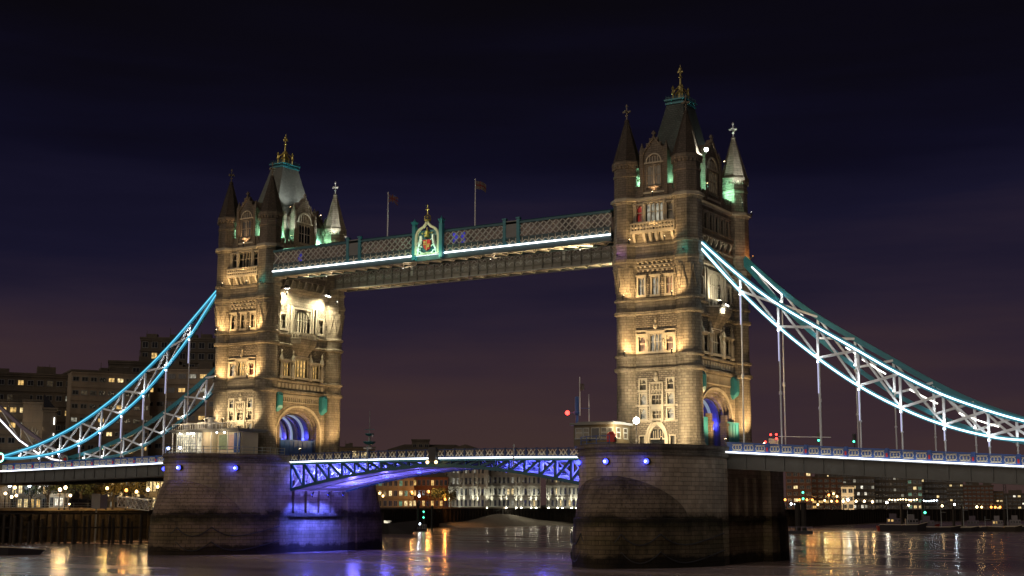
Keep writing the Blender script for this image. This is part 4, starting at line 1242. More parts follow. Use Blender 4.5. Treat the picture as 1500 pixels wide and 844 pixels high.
# flags
for x, zt, lab, kind in ((-9.9, 61.5, 'dark red and blue flag drooping from its pole left of the crest', 'union'), (8.1, 61.7, 'red and white flag drooping from its pole right of the crest', 'cross')):
    t = thing('flagpole', lab, 'flag', (x, -9.0, 53.4))
    h = zt - 53.4
    mb = MB(); mb.lathe([(.12, 0), (.1, h * .5), (.06, h), (.12, h + .05), (.02, h + .25)], 8); mb.build('pole', 'white_paint', t)
    nx, nz = 18, 10; mb = MB(); idx = {}
    for i in range(nx + 1):
        for j in range(nz + 1):
            u, v = i / nx, j / nz
            idx[i, j] = mb.V((.06 + u * 1.9, .28 * math.sin(u * 7 + v * 1.2) * u, h - .15 - (1 - v) * 1.35 - u * u * .95 - .1 * math.sin(u * 6)))
    for i in range(nx):
        for j in range(nz):
            u, v = (i + .5) / nx * 2 - 1, (j + .5) / nz * 2 - 1
            if kind == 'union':
                if abs(u) < .09 or abs(v) < .16: k = 0
                elif abs(u) < .17 or abs(v) < .3: k = 2
                elif abs(abs(u) - abs(v)) < .1: k = 0
                elif abs(abs(u) - abs(v)) < .26: k = 2
                else: k = 1
            else:
                k = 0 if (abs(u) < .16 or abs(v) < .22) else 2
            mb.mi = k; mb.F((idx[i, j], idx[i + 1, j], idx[i + 1, j + 1], idx[i, j + 1]))
    mb.build('flag', ['flag_red', 'flag_blue', 'flag_white'], t, smooth=True, recalc=False)

# ================================================================== SIDE SPANS
def deckz(x):
    ax = abs(x)
    if ax <= 51.7: return 16.1
    return 16.1 - (ax - 51.7) * (.061 if x > 0 else .0235)


def make_sidespan(s_, x_end, label):
    t = thing('side_span', label, 'bridge deck')
    xa = s_ * 51.75; n = 28
    X = [xa + (x_end - xa) * k / n for k in range(n + 1)]
    mb = MB()
    mb.loft([[(x, -7.9, deckz(x) - .1), (x, 7.9, deckz(x) - .1), (x, 7.9, deckz(x) - .7), (x, -7.9, deckz(x) - .7)] for x in X])
    mb.build('roadway', 'asphalt', t)
    for y in (-8.0, 8.0):
        mb = MB()
        mb.loft([[(x, y - .18, deckz(x) - .02), (x, y + .18, deckz(x) - .02), (x, y + .18, deckz(x) - (2.25 if s_ > 0 else 2.5)), (x, y - .18, deckz(x) - (2.25 if s_ > 0 else 2.5))] for x in X])
        mb.loft([[(x, y - .4, deckz(x) - 2.2), (x, y + .4, deckz(x) - 2.2), (x, y + .4, deckz(x) - 2.36), (x, y - .4, deckz(x) - 2.36)] for x in X])
        k = 0
        x = xa
        while abs(x) < abs(x_end):
            mb.box(x - .07, x + .07, y - .34, y + .34, deckz(x) - 2.2, deckz(x) - .1); x += s_ * 2.875
        mb.build('girder', 'dark_steel', t)
    mb = MB()
    for k in range(20):
        x = xa + (x_end - xa) * (k + .5) / 20; mb.box(x - .2, x + .2, -7.8, 7.8, deckz(x) - 1.9, deckz(x) - .75)
    mb.build('cross_beam', 'steel_grey', t)
    mb = MB()
    mb.loft([[(x, -8.92, deckz(x) - .05), (x, -8.72, deckz(x) - .05), (x, -8.72, deckz(x) + .11), (x, -8.92, deckz(x) + .11)] for x in X])
    mb.build('light_strip', 'led_white', t)
    mb = MB(); mb.loft([[(x, -8.75, deckz(x) - .2), (x, -7.9, deckz(x) - .2), (x, -7.9, deckz(x) - .1), (x, -8.75, deckz(x) - .1)] for x in X]); mb.build('ledge', 'steel_grey', t)
    # parapets
    for y, near in ((-8.2, True), (8.2, False)):
        mb = MB()
        mb.loft([[(x, y - .1, deckz(x) - .1), (x, y + .1, deckz(x) - .1), (x, y + .1, deckz(x) + 1.35), (x, y - .1, deckz(x) + 1.35)] for x in X])
        mb.loft([[(x, y - .2, deckz(x) + 1.35), (x, y + .2, deckz(x) + 1.35), (x, y + .2, deckz(x) + 1.5), (x, y - .2, deckz(x) + 1.5)] for x in X])
        pr = mb.build('parapet', 'blue_paint', t)
        x = xa + s_ * .6; j = 0
        while abs(x) < abs(x_end) - 1:
            for k in range(3):
                xc = x + s_ * (1.0 + k * 1.78); z = deckz(xc)
                mb = MB(); yy = y - .14 if near else y + .14
                for u in (-.42, 0, .42):
                    for q in range(8):
                        a0, a1 = 2 * PI * q / 8, 2 * PI * (q + 1) / 8
                        mb.beam((xc + u + .27 * math.cos(a0), yy, z + .78 + .34 * math.sin(a0)), (xc + u + .27 * math.cos(a1), yy, z + .78 + .34 * math.sin(a1)), .1, .09)
                mb.box(xc - .72, xc + .72, yy - .04, yy + .04, z + .32, z + .4); mb.box(xc - .72, xc + .72, yy - .04, yy + .04, z + 1.15, z + 1.23)
                mb.build('parapet_ornament', 'cream_paint', pr)
            mb = MB(); xp = x + s_ * 5.65
            mb.box(xp - .22, xp + .22, y - .28, y + .28, deckz(xp) - .1, deckz(xp) + 1.6); mb.mi = 1
            mb.box(xp - .13, xp + .13, y - .36, y - .28, deckz(xp) + .4, deckz(xp) + .95)
            mb.build('parapet_post', ['blue_paint', 'red_paint'], pr)
            x += s_ * 5.75; j += 1
    return t


sideR = make_sidespan(1, 112, 'nearer side span deck with blue parapet running to the right')
sideL = make_sidespan(-1, -107.6, 'left side span deck with blue parapet leading to the hotel shore')
# stone abutment at the landward end of the left span
t = thing('bridge_abutment', 'dark stone abutment at the end of the left side span', 'abutment', (-128, 0, 0))
mb = MB(); mb.box(-12, 1, -9.5, 9.5, 7, 12.2); mb.box(-12, 20.3, -8.6, 8.6, 12.2, 14.5); mb.box(-12, 20.35, -8.9, 8.9, 14.5, 14.8); mb.build('body', 'dark_stone', t)
mb = MB(); mb.box(-12, 20.3, -8.6, -8.2, 14.8, 16.2); mb.box(-12, 20.3, 8.2, 8.6, 14.8, 16.2); mb.build('parapet', 'dark_stone', t)


# ================================================================== SUSPENSION CHAINS
def interp(tab, x):
    tab = sorted(tab)
    if x <= tab[0][0]: a, b_ = tab[0], tab[1]
    elif x >= tab[-1][0]: a, b_ = tab[-2], tab[-1]
    else:
        for a, b_ in zip(tab, tab[1:]):
            if a[0] <= x <= b_[0]: break
    return a[1] + (b_[1] - a[1]) * (x - a[0]) / (b_[0] - a[0])


def smooth_tab(tab, n=40):
    """Catmull-Rom through the measured points"""
    tab = sorted(tab); P = [tab[0]] + tab + [tab[-1]]; out = []
    for i in range(1, len(P) - 2):
        for k in range(6):
            s_ = k / 6; p0, p1, p2, p3 = P[i - 1], P[i], P[i + 1], P[i + 2]
            out.append(tuple(.5 * (2 * p1[c] + (p2[c] - p0[c]) * s_ + (2 * p0[c] - 5 * p1[c] + 4 * p2[c] - p3[c]) * s_ ** 2 + (3 * p1[c] - p0[c] - 3 * p2[c] + p3[c]) * s_ ** 3) for c in (0, 1)))
    out.append(tab[-1])
    return sorted(out)


UR = smooth_tab([(46.9, 49.2), (48.4, 47.4), (54.5, 41.7), (60.6, 36.9), (70.87, 30.4), (76.7, 26.75), (82.7, 23.5), (88.3, 21.2), (93.4, 19.5), (99, 18.2), (106.5, 17.3)])
LR = smooth_tab([(46.9, 48.3), (48.6, 46.2), (54.37, 39.6), (60.13, 33.95), (65.9, 29.1), (71.5, 25.05), (77.3, 21.75), (83.1, 19.25), (89.1, 17.55), (93.3, 17.0), (99, 16.7), (106.5, 16.9)])
UL = smooth_tab([(-46.9, 50.0), (-50.25, 47.2), (-62.05, 37.5), (-73.15, 30.1), (-84.8, 24.15), (-96.4, 20.2), (-107.3, 17.9)])
LL = smooth_tab([(-46.9, 49.6), (-50.2, 46.4), (-56.3, 39.4), (-61.93, 34.0), (-67.6, 29.3), (-73.4, 25.55), (-79.1, 22.5), (-84.9, 20.1), (-92.2, 18.3), (-102.3, 17.5), (-107.3, 17.7)])
HR = [54.4 + 5.75 * k for k in range(9)]
HL = [-56.3 - 5.72 * k for k in range(9)]


def make_chain(U, Lw, H, y, style, label):
    t = thing('suspension_chain', label, 'suspension chain')
    fy = -1 if y < 0 else -1
    main = {'ice': 'teal_paint', 'cyan': 'teal_paint', 'dull': 'teal_paint', 'dullR': 'teal_paint'}[style]
    for nm, tab, wd in (('upper_chord', U, .8), ('lower_chord', Lw, .62)):
        mb = MB(); mb.ribbon([(x, y, z) for x, z in tab], .5, wd)
        mb.build(nm, main, t)
        if style in ('ice', 'cyan'):
            mb = MB(); mb.ribbon([(x, y - .36, z - .02) for x, z in tab], .16, .22 if style == 'ice' else .16)
            mb.build('light_strip', 'led_ice' if style == 'ice' else 'led_cyan_bright', t)
            if style == 'cyan':
                mb = MB(); mb.ribbon([(x, y - .30, z - .12) for x, z in tab], .1, .62); mb.build('chord_glow', 'chord_glow_cyan', t)  # glowing band stands in for chord paint lit by the strips
    s_ = 1 if H[0] > 0 else -1
    mem = 'white_paint'
    for k, x in enumerate(H):
        zl, zu = interp(Lw, x), interp(U, x)
        if abs(x) < 105 and zu - zl > .3:
            mb = MB(); mb.beam((x, y, zl), (x, y, zu), .34, .34); mb.build('strut', mem, t)
        x2 = x + s_ * 5.75
        if abs(x2) < 107:
            zl2, zu2 = interp(Lw, x2), interp(U, x2)
            mb = MB(); mb.beam((x, y + .05, zu), (x2, y + .05, zl2), .3, .3); mb.build('diagonal', mem, t)
            mb = MB(); mb.beam((x, y - .12, zl), (x2, y - .12, zu2), .38, .34); mb.build('diagonal', mem, t)
        if k == 0:
            x0 = x - s_ * 5.2; mb = MB(); mb.beam((x, y, zl), (x0, y, interp(U, x0)), .24); mb.build('diagonal', mem, t)
        if zu - zl > .3:
            mb = MB(); mb.box(x - .16, x + .16, y - .62, y - .34, zl + .25, zl + .5); mb.build('node_lamp', 'led_warmwhite', t)
            light('POINT', (x, y - 1.3, zl + .9), 90 if y < 0 else 55, (.85, .92, 1), t, size=.15)
        # hanger
        zb = deckz(x) + 1.3
        if zl - zb > .4 and abs(x) < 100:
            mb = MB()
            mb.lathe([(.11, zb), (.11, zb + (zl - zb) * .42), (.2, zb + (zl - zb) * .43), (.2, zb + (zl - zb) * .45), (.11, zb + (zl - zb) * .46), (.11, zl - .9), (.22, zl - .7), (.34, zl - .2)], 8, (x, y))
            mb.build('hanger', 'white_paint', t)
            if style in ('ice', 'cyan'):
                mb = MB(); mb.box(x - .06, x + .06, y - .34, y - .26, zl - min(5.0, (zl - zb) * .55), zl - .6)
                mb.build('hanger_light', 'led_violet', t)
                mb = MB(); mb.ball((x, y - .35, zl - .55), .13, 6, 4); mb.build('lamp', 'lamp_cool', t)
    return t


chains = [make_chain(UR, LR, HR, -8.25, 'ice', 'near chain of the right side span outlined in white light'),
          make_chain(UR, LR, HR, 8.25, 'dullR', 'far teal chain of the right side span behind the lit one'),
          make_chain(UL, LL, HL, -8.25, 'cyan', 'near chain of the left side span outlined in cyan light'),
          make_chain(UL, LL, HL, 8.25, 'dull', 'far teal chain of the left side span without light strips')]
# white light battens on the far right chain
t = chains[1]
for x0, x1, f_ in ((49.6, 54.6, .75), (57.5, 60.5, .5), (64.5, 66, .5), (67, 70.5, .45), (74, 78, .4), (81, 86.5, .4)):
    mb = MB(); mb.ribbon([(x, 7.9, interp(LR, x) * (1 - f_) + interp(UR, x) * f_) for x in [x0 + (x1 - x0) * k / 6 for k in range(7)]], .12, .2)
    mb.build('light_batten', 'led_warmwhite', t)
# pins and short links beyond the left pin
for y, nm in ((-8.25, 'near'), (8.25, 'far')):
    t = thing('chain_pin', 'round red centred pin joint at the low end of the %s left chain' % nm, 'pin joint', (-107.8, y, 17.6))
    mb = MB(); mb.tube([(0, -.4, 0), (0, .4, 0)], 1.0, 16); mb.build('disc', 'teal_paint', t)
    mb = MB()
    for k in range(16):
        a0, a1 = 2 * PI * k / 16, 2 * PI * (k + 1) / 16
        mb.beam((.85 * math.cos(a0), -.45, .85 * math.sin(a0)), (.85 * math.cos(a1), -.45, .85 * math.sin(a1)), .16)
    mb.build('light_ring', 'green_lamp' if nm == 'near' else 'cream_paint', t)
    mb = MB(); mb.tube([(0, -.5, 0), (0, -.42, 0)], .5, 12); mb.build('boss', 'red_paint', t)
    t = thing('short_chain_link', '%s short chain link rising from the pin to the shore' % nm, 'suspension chain')
    up = [(-108, 18.0), (-112, 20.0), (-117, 22.2), (-123, 25.2), (-131, 30.0)]; lo_ = [(-108, 17.2), (-112, 17.7), (-117, 19.2), (-123, 22.0), (-131, 27.5)]
    for nm2, tb in (('upper_chord', up), ('lower_chord', lo_)):
        mb = MB(); mb.ribbon([(x, y, z) for x, z in tb], .5, .7); mb.build(nm2, 'hull_purple', t)
    mb = MB(); mb.ribbon([(x, y - .35, z + .1) for x, z in lo_], .12, .2); mb.build('light_strip', 'led_warmwhite', t)
    for k in range(4):
        (xa, za), (xb, zb) = up[k], up[k + 1]; (xc, zc), (xd, zd) = lo_[k], lo_[k + 1]
        mb = MB(); mb.beam((xb, y, zb), (xd, y, zd), .22); mb.build('strut', 'white_paint', t)
        mb = MB(); mb.beam((xc, y, zc), (xb, y, zb), .2); mb.build('diagonal', 'white_paint', t)

# ================================================================== BASCULES
def make_bascule(s_, label):
    """s_=-1: left leaf hinged at the left pier"""
    t = thing('bascule_leaf', label, 'bascule')
    xe = s_ * 31.1

    def zt(x): return 15.55 + .25 * (1 - (x / 31.1) ** 2)
    def zb(x): return 10.95 + 3.9 * (1 - (abs(x) / 31.1) ** 1.7)
    n = 11
    X = [xe * (1 - k / n) for k in range(n + 1)]
    X[-1] = s_ * .04
    mb = MB()
    mb.loft([[(x, -7.4, zt(x) + .05), (x, 7.4, zt(x) + .05), (x, 7.4, zt(x) - .25), (x, -7.4, zt(x) - .25)] for x in X])
    mb.build('roadway', 'steel_grey', t)
    for i, y in enumerate((-7.7, -2.6, 2.6, 7.7)):
        mb = MB()
        for za in (zt, zb):
            mb.loft([[(x, y - .22, za(x) - .3), (x, y + .22, za(x) - .3), (x, y + .22, za(x) + .2), (x, y - .22, za(x) + .2)] for x in X])
        for k, x in enumerate(X):
            if zt(x) - zb(x) > .6:
                mb.beam((x, y, zb(x)), (x, y, zt(x)), .34, .3)
                if k < n: mb.beam((x, y, zt(x) - .2), (X[k + 1], y, zb(X[k + 1])), .36, .3, (0, 1, 0))
        mb.build('girder', 'dark_teal' if i in (0, 3) else 'white_paint', t)
    # inner cross frames and soffit
    mb = MB()
    for k, x in enumerate(X[:-1]):
        mb.beam((x, -7.5, zb(x)), (x, 7.5, zb(x)), .3, .35)
        if zt(x) - zb(x) > 1.2:
            for y0, y1 in ((-7.5, -2.6), (-2.6, 2.6), (2.6, 7.5)):
                mb.beam((x, y0, zb(x)), (x, y1, zt(x)), .16); mb.beam((x, y1, zb(x)), (x, y0, zt(x)), .16)
    mb.build('cross_frame', 'white_paint', t)
    mb = MB()
    for a, b_ in zip(X, X[1:]):
        m0, m1 = a + (b_ - a) * .06, a + (b_ - a) * .94
        for y0, y1 in ((-7.3, -2.9), (-2.3, 2.3), (2.9, 7.3)):
            mb.loft([[(x, y0, zb(x) - .12), (x, y1, zb(x) - .12), (x, y1, zb(x) - .04), (x, y0, zb(x) - .04)] for x in (m0, m1)])
    mb.build('soffit_plate', 'white_paint', t)
    mb = MB()
    mb.loft([[(x, -8.46, zt(x) + .05), (x, -8.28, zt(x) + .05), (x, -8.28, zt(x) + .25), (x, -8.46, zt(x) + .25)] for x in X[:-1] + [s_ * .9]])
    mb.build('light_strip', 'led_white', t)
    mb = MB()
    mb.loft([[(x, -8.3, zt(x) - .35), (x, -7.9, zt(x) - .35), (x, -7.9, zt(x) + .05), (x, -8.3, zt(x) + .05)] for x in X])
    mb.build('fascia', 'dark_teal', t)
    # parapet: navy posts, cross lattice panels
    for y in (-8.15, 8.15):
        mb = MB()
        for z0, z1 in ((.25, .42), (1.45, 1.62)):
            mb.loft([[(x, y - .09, zt(x) + z0), (x, y + .09, zt(x) + z0), (x, y + .09, zt(x) + z1), (x, y - .09, zt(x) + z1)] for x in X])
        p = mb.build('parapet', 'navy_paint', t)
        m_ = 16
        for k in range(m_):
            x0 = xe * (1 - k / m_); x1 = xe * (1 - (k + 1) / m_); z = zt(x0)
            mb = MB(); mb.box(x0 - .14, x0 + .14, y - .14, y + .14, z + .2, z + 1.7); mb.build('parapet_post', 'navy_paint', p)
            mb = MB(); xm = (x0 + x1) / 2; w = abs(x1 - x0) / 2 - .25
            for c in (-w / 2, w / 2):
                mb.beam((xm + c - w / 2, y, z + .45), (xm + c + w / 2, y, z + 1.42), .1, .1, (0, 1, 0)); mb.beam((xm + c - w / 2, y - .02, z + 1.42), (xm + c + w / 2, y - .02, z + .45), .1, .1, (0, 1, 0))
                mb.ball((xm + c, y, z + .93), .17, 6, 4)
            mb.build('parapet_ornament', 'cream_paint', p)
    # blue lamps inside the truss
    for (x, y, e) in ((28.6, -5.2, 900), (28.6, 0, 1000), (28.6, 5.2, 900), (22, -5, 520), (22, 1, 520), (15.5, -4, 300), (15.5, 3, 300), (9, 0, 160)):
        zz = (zb(x) + zt(x)) / 2
        mb = MB(); mb.box(s_ * x - .25, s_ * x + .25, y - .12, y + .12, zz - .1, zz + .08); mb.build('light_fitting', 'led_blue', t)
        light('POINT', (s_ * x, y, zz + .25), e * 2.6, (.12, .13, 1), t, size=.4)
    for x, e in ((23, 620), (16, 420), (9, 220)):
        mb = MB(); mb.box(s_ * x - .3, s_ * x + .3, -.2, .2, zb(x) - .6, zb(x) - .35); mb.build('light_fitting', 'led_blue', t)
        light('POINT', (s_ * x, 0, zb(x) - 2.2), e * 2.6, (.17, .14, 1), t, size=.6)
    return t


basL = make_bascule(-1, 'left bascule leaf with teal truss lit violet blue from inside')
basR = make_bascule(1, 'right bascule leaf whose blue lit truss meets the near pier')
# blue floods on the left pier flank
for j, y in enumerate((-6.0, -1.6, 2.6)):
    flood((-27.6, y, 10.2), (-32, y - .4, 4), 1900, (.07, .1, 1), 'blue floodlight under the left bascule aimed at the pier, %s' % ('nearest', 'middle', 'farthest')[j], 95, .4, 'led_blue', 'blue floodlights under the bascule', .18)
# signal lamps at mid-span
t = thing('signal_lantern', 'pair of amber navigation lamps hung at the bascule joint', 'signal lamp', (0, -8.75, 15.6))
mb = MB(); mb.box(-.7, .7, -.3, .35, .1, 2.1); mb.box(-.95, .95, -.2, .3, -.25, .15); mb.build('frame', 'iron', t)
for s_ in (-1, 1):
    mb = MB(); mb.ball((s_ * .85, -.35, -.3), .27, 8, 6); mb.build('lamp', 'lamp_yellow', t)
for x in (-13.6, 15.6):
    t = thing('lamp_standard', 'slim grey post rising against the %s bascule parapet' % ('left' if x < 0 else 'right'), 'post', (x, -8.75, 14.3))
    mb = MB(); mb.lathe([(.12, 0), (.1, 3.4), (.16, 3.45), (.05, 3.7)], 8); mb.beam((0, 0, .5), (0, .8, .6), .1); mb.build('pole', 'grey_paint', t)


# ================================================================== THINGS ON THE PIERS
def railing(pts, label, z=BZ, h=1.15, mat='grey_paint', nm='railing', step=1.6):
    t = thing(nm, label, 'railing')
    mb = MB(); pts = [Vector((x, y, 0)) for x, y in pts]
    for zz in (h, h * .55, .15): mb.tube([p + Vector((0, 0, z + zz)) for p in pts], .045, 5)
    mb.build('rails', mat, t)
    mb = MB()
    for a, b_ in zip(pts, pts[1:]):
        n = max(1, int((b_ - a).length / step))
        for k in range(n):
            p = a.lerp(b_, k / n); mb.beam((p.x, p.y, z), (p.x, p.y, z + h + .08), .09)
    mb.build('stanchions', mat, t)
    return t


ar = arc_pts('round', grow=-.1)
railing([(PXC + x, y) for x, y in ar[7:]], 'pale blue railing round the nose of the near pier by the cabin', mat='blue_paint')
railing([(-PXC + x, y) for x, y in ar], 'thin grey railing round the nose of the far pier by the pavilion', mat='grey_paint')

# control cabin on the right pier
t = thing('control_cabin', 'low cream control cabin with flat roof on the near pier', 'cabin', (36.6, -17.9, BZ))
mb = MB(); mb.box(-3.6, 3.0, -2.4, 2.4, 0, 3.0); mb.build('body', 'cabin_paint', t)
mb = MB(); mb.box(-4.0, 3.4, -2.9, 2.8, 3.0, 3.3); mb.box(-3.2, 2.6, -2.1, 2.1, 3.3, 3.5); mb.build('roof', 'steel_grey', t)
for k, (a, b_) in enumerate(((-3.2, -2.2), (-1.9, -1.1), (-.6, .6), (1.0, 1.8), (2.1, 2.7))):
    T = lambda u, d, z: (u, -2.4 - d, z)
    w = window(T, a, b_, 1.1, 2.5, t, 'win_dim' if k != 2 else 'dark_glass', 1, None, .1, .06, 'grey_paint', k != 2, rec=-.02)
T = lambda u, d, z: (3.0 + d, u, z)
for a in (-1.6, .6): window(T, a, a + 1.0, 1.1, 2.5, t, 'win_dim', 1, None, .1, .06, 'grey_paint', True, rec=-.02)
light('POINT', (1.5, -4.2, 2.8), 50, WARM, t, size=.2)

t = thing('signal_mast', 'blue signal mast with red light and tall white pole beside the cabin', 'mast', (32.6, -18.6, BZ))
mb = MB(); mb.lathe([(.35, -.2), (.3, 1.2), (.22, 1.3), (.2, 4.6), (.5, 4.8), (.5, 5.1), (.3, 5.2), (.3, 7.2), (.2, 7.3)], 8); mb.build('post', 'blue_paint', t)
mb = MB(); mb.lathe([(.09, 4.5), (.07, 9.5), (.04, 10.2)], 6, (.5, 0)); mb.lathe([(.05, 3), (.04, 7.6)], 6, (1.9, .2)); mb.build('pole', 'white_paint', t)
mb = MB(); mb.beam((0, 0, 4.95), (-1.3, -.3, 4.95), .1); mb.beam((.5, 0, 5.6), (2.2, 0, 5.5), .07); mb.build('arm', 'blue_paint', t)
mb = MB(); mb.ball((-1.4, -.35, 4.95), .34, 8, 6); mb.build('red_light', 'lamp_red', t)
light('POINT', (-1.7, -1.2, 4.9), 60, (1, .05, .03), t, size=.2)
t = thing('wind_sock', 'small pale pennant near the top of the signal mast', 'pennant', (33.5, -18.6, BZ + 8.2))
mb = MB(); mb.box(-.35, -.25, -.04, .04, -.2, 1.0); mb.lathe([(.3, 0), (.34, .4), (.25, .95)], 8); mb.build('cloth', 'flag_white', t)
t = thing('lifebuoy_box', 'bright red lifebuoy box behind the railing near the cabin', 'box', (40.7, -23.2, BZ))
mb = MB(); mb.box(-.6, .6, -.25, .25, .35, 1.5); mb.lathe([(.62, 1.5), (.45, 1.7), (.1, 1.8)], 8); mb.build('case', 'red_paint', t)
mb = MB(); mb.box(-.5, -.35, -.1, .1, 0, .35); mb.box(.35, .5, -.1, .1, 0, .35); mb.build('leg', 'iron', t)


def lamp_post(loc, label, h=3.2, glow='lamp_white', e=300, col=WHITEW, r=.4, group=None, name='street_lamp', mat='iron'):
    t = thing(name, label, 'street lamp', loc, 0, group)
    mb = MB(); mb.lathe([(.22, 0), (.24, .3), (.12, .5), (.09, h * .9), (.16, h * .92), (.2, h)], 8); mb.beam((-.45, 0, h * .8), (.45, 0, h * .8), .06); mb.build('pole', mat, t)
    mb = MB(); mb.ball((0, 0, h + r), r, 10, 8, 1.1); mb.build('lantern', glow, t)
    if e: light('POINT', (0, 0, h + r * 2 + .5), e * (.42 if loc[1] > 100 else 2.2), col, t, size=.3)
    return t


lamp_post((41.2, -16.4, BZ), 'starry white street lamp in front of the near tower door', 3.2, 'lamp_white', 320, WHITEW, .45)

# pavilion on the left pier
t = thing('glass_pavilion', 'lit glass shop pavilion with roof terrace on the far pier', 'pavilion', (-PXC, -15.6, BZ))
mb = MB(); mb.box(-7.9, 8.0, -3.4, 3.6, 3.85, 4.1); mb.box(-8.1, 8.2, -3.7, 3.7, 4.1, 4.35); mb.build('roof', 'steel_grey', t)
mb = MB(); mb.box(-7.2, -2.2, -2.7, 3.0, .1, 3.85); mb.build('glass_room', 'shop_glass', t)
mb = MB()
for k in range(11): mb.box(-7.2 + k * .5 - .04, -7.2 + k * .5 + .04, -2.8, -2.7, 0, 3.85)
mb.box(-7.25, -2.2, -2.82, -2.7, 1.9, 2.0); mb.box(-7.25, -2.2, -2.82, -2.7, 3.0, 3.1); mb.box(-7.25, -2.2, -2.82, -2.7, 0, .5)
mb.build('mullion', 'grey_paint', t)
mb = MB(); mb.lathe([(1.5, 0), (1.5, 3.85)], 20, (-.4, -1.4)); mb.box(-.4, 6.9, -1.2, 2.8, 0, 3.85); mb.build('drum_wall', 'cream_paint', t)
for x0, x1, mm in ((1.6, 3.6, 'poster_green'), (3.9, 5.2, 'poster_red')):
    mb = MB(); mb.box(x0, x1, -1.34, -1.22, .9, 3.4); mb.build('poster', mm, t)
mb = MB(); mb.box(5.7, 7.0, -2.0, -1.8, .3, 3.7); mb.build('banner', 'blue_paint', t)
mb = MB()
for x in (-7.7, -2.0, 1.5, 5.4, 7.7): mb.lathe([(.1, 0), (.1, 3.85)], 8, (x, -3.2))
mb.build('column', 'white_paint', t)
mb = MB()
for k in range(33):
    x = -7.6 + k * .48; mb.beam((x, -3.4, 4.35), (x, -3.4, 5.35), .05)
mb.beam((-7.8, -3.4, 5.35), (7.8, -3.4, 5.35), .08); 
for cx_, cy_, rr_ in ((-.9, -1.0, 2.2), (-5.2, -.6, 1.6)):
    ring_ = [(cx_ + rr_ * math.cos(2 * PI * k / 20), cy_ + rr_ * math.sin(2 * PI * k / 20)) for k in range(21)]
    for zz in (4.45, 5.55): mb.tube([(a_, b_, zz) for a_, b_ in ring_], .07, 5)
    for a_, b_ in ring_[:-1]: mb.beam((a_, b_, 4.35), (a_, b_, 5.6), .09)
mb.lathe([(.5, 4.35), (.5, 6.2), (.9, 6.3), (.85, 6.5)], 14, (-.9, -1.0))
mb.build('terrace_rail', 'white_paint', t)
for x in (-6.2, -4.4, -3.6, -2.9, 2.6, 4.4):
    mb = MB(); mb.ball((x, -3.0, 3.7), .13, 8, 5); mb.build('ceiling_light', 'lamp_white', t)
for x in (-5, 0.6, 4.6): light('POINT', (x, -4.4, 3.3), 170, WARM2, t, size=.2)
light('POINT', (-1, -4.2, 6.0), 160, WARM2, t, size=.3)
light('POINT', (-5, -4.4, 5.6), 90, WARM2, t, size=.3)
for j, x in enumerate((-45.2, -41.8)):
    t = thing('terrace_lamp', 'small blue bollard lamp before the pavilion, %s of the two' % ('left', 'right')[j], 'lamp', (x, -24.2 if j else -23.6, BZ), 0, 'blue bollard lamps before the pavilion')
    mb = MB(); mb.lathe([(.12, 0), (.1, .75)], 8); mb.build('post', 'iron', t)
    mb = MB(); mb.ball((0, 0, .95), .24, 8, 6); mb.build('lens', 'blue_core', t)

# traffic lights and barrier signals on the right span
for j, (x, y) in enumerate(((60.4, 6.5), (66.5, 4.5))):
    t = thing('traffic_light', ('green traffic light beside the second hanger of the near span', 'green traffic light beside the third hanger of the near span')[j], 'traffic light', (x, y, deckz(x)))
    mb = MB(); mb.lathe([(.1, 0), (.08, 2.6)], 8); mb.box(-.22, .22, -.2, .2, 2.4, 3.8); mb.build('post', 'iron', t)
    for k, mt_ in enumerate(('lamp_green', 'iron', 'iron')):
        mb = MB(); mb.tube([(.0, -.2, 2.65 + k * .42), (0, -.3, 2.65 + k * .42)], .15, 8); mb.build('lens', mt_, t)
t = thing('barrier_signal', 'red lit barrier signal on the roadway right of the near tower', 'signal', (53.6, 5.5, 16.0))
mb = MB(); mb.box(-.8, .8, -.25, .25, 0, 2.6); mb.box(-1.6, -1.0, -.2, .2, 0, 1.8); mb.build('frame', 'cream_paint', t)
for p in ((-.4, 3.2), (.5, 2.6), (.5, 3.2), (-1.3, 2.1)):
    mb = MB(); mb.ball((p[0], -.3, p[1]), .17, 6, 5); mb.build('red_lamp', 'lamp_red', t)
mb = MB(); mb.beam((.8, 0, 2.9), (9, 0, 2.6), .1); mb.build('barrier_arm', 'white_paint', t)

# ================================================================== BACKGROUND
VIEW = lambda p: math.atan2(p.x - CP.x, -(p.y - CP.y))


def facing(px, dist, turn=0):
    """ground point on the bank behind px and the rotation that turns local -Y towards the viewer"""
    p = at(px, 739, dist); d = Vector((p.x - CP.x, p.y - CP.y, 0)).normalized()
    return p, math.atan2(d.y, d.x) - PI / 2 + turn


wcache = {}


def win_mesh(w, h, pane, frame='steel_grey'):
    key = (round(w, 2), round(h, 2), pane, frame)
    if key not in wcache:
        mb = MB(); mb.box(-w / 2 - .12, w / 2 + .12, -.14, -.02, -h / 2 - .16, -h / 2); mb.box(-w / 2 - .12, -w / 2, -.12, -.02, -h / 2, h / 2); mb.box(w / 2, w / 2 + .12, -.12, -.02, -h / 2, h / 2); mb.box(-w / 2 - .12, w / 2 + .12, -.12, -.02, h / 2, h / 2 + .12); mb.box(-.05, .05, -.1, -.03, -h / 2, h / 2)
        mb.mi = 1; mb.quad((-w / 2, -.05, -h / 2), (w / 2, -.05, -h / 2), (w / 2, -.05, h / 2), (-w / 2, -.05, h / 2))
        o = mb.build('window', [frame, pane]); wcache[key] = o.data; bpy.data.objects.remove(o)
    return wcache[key]


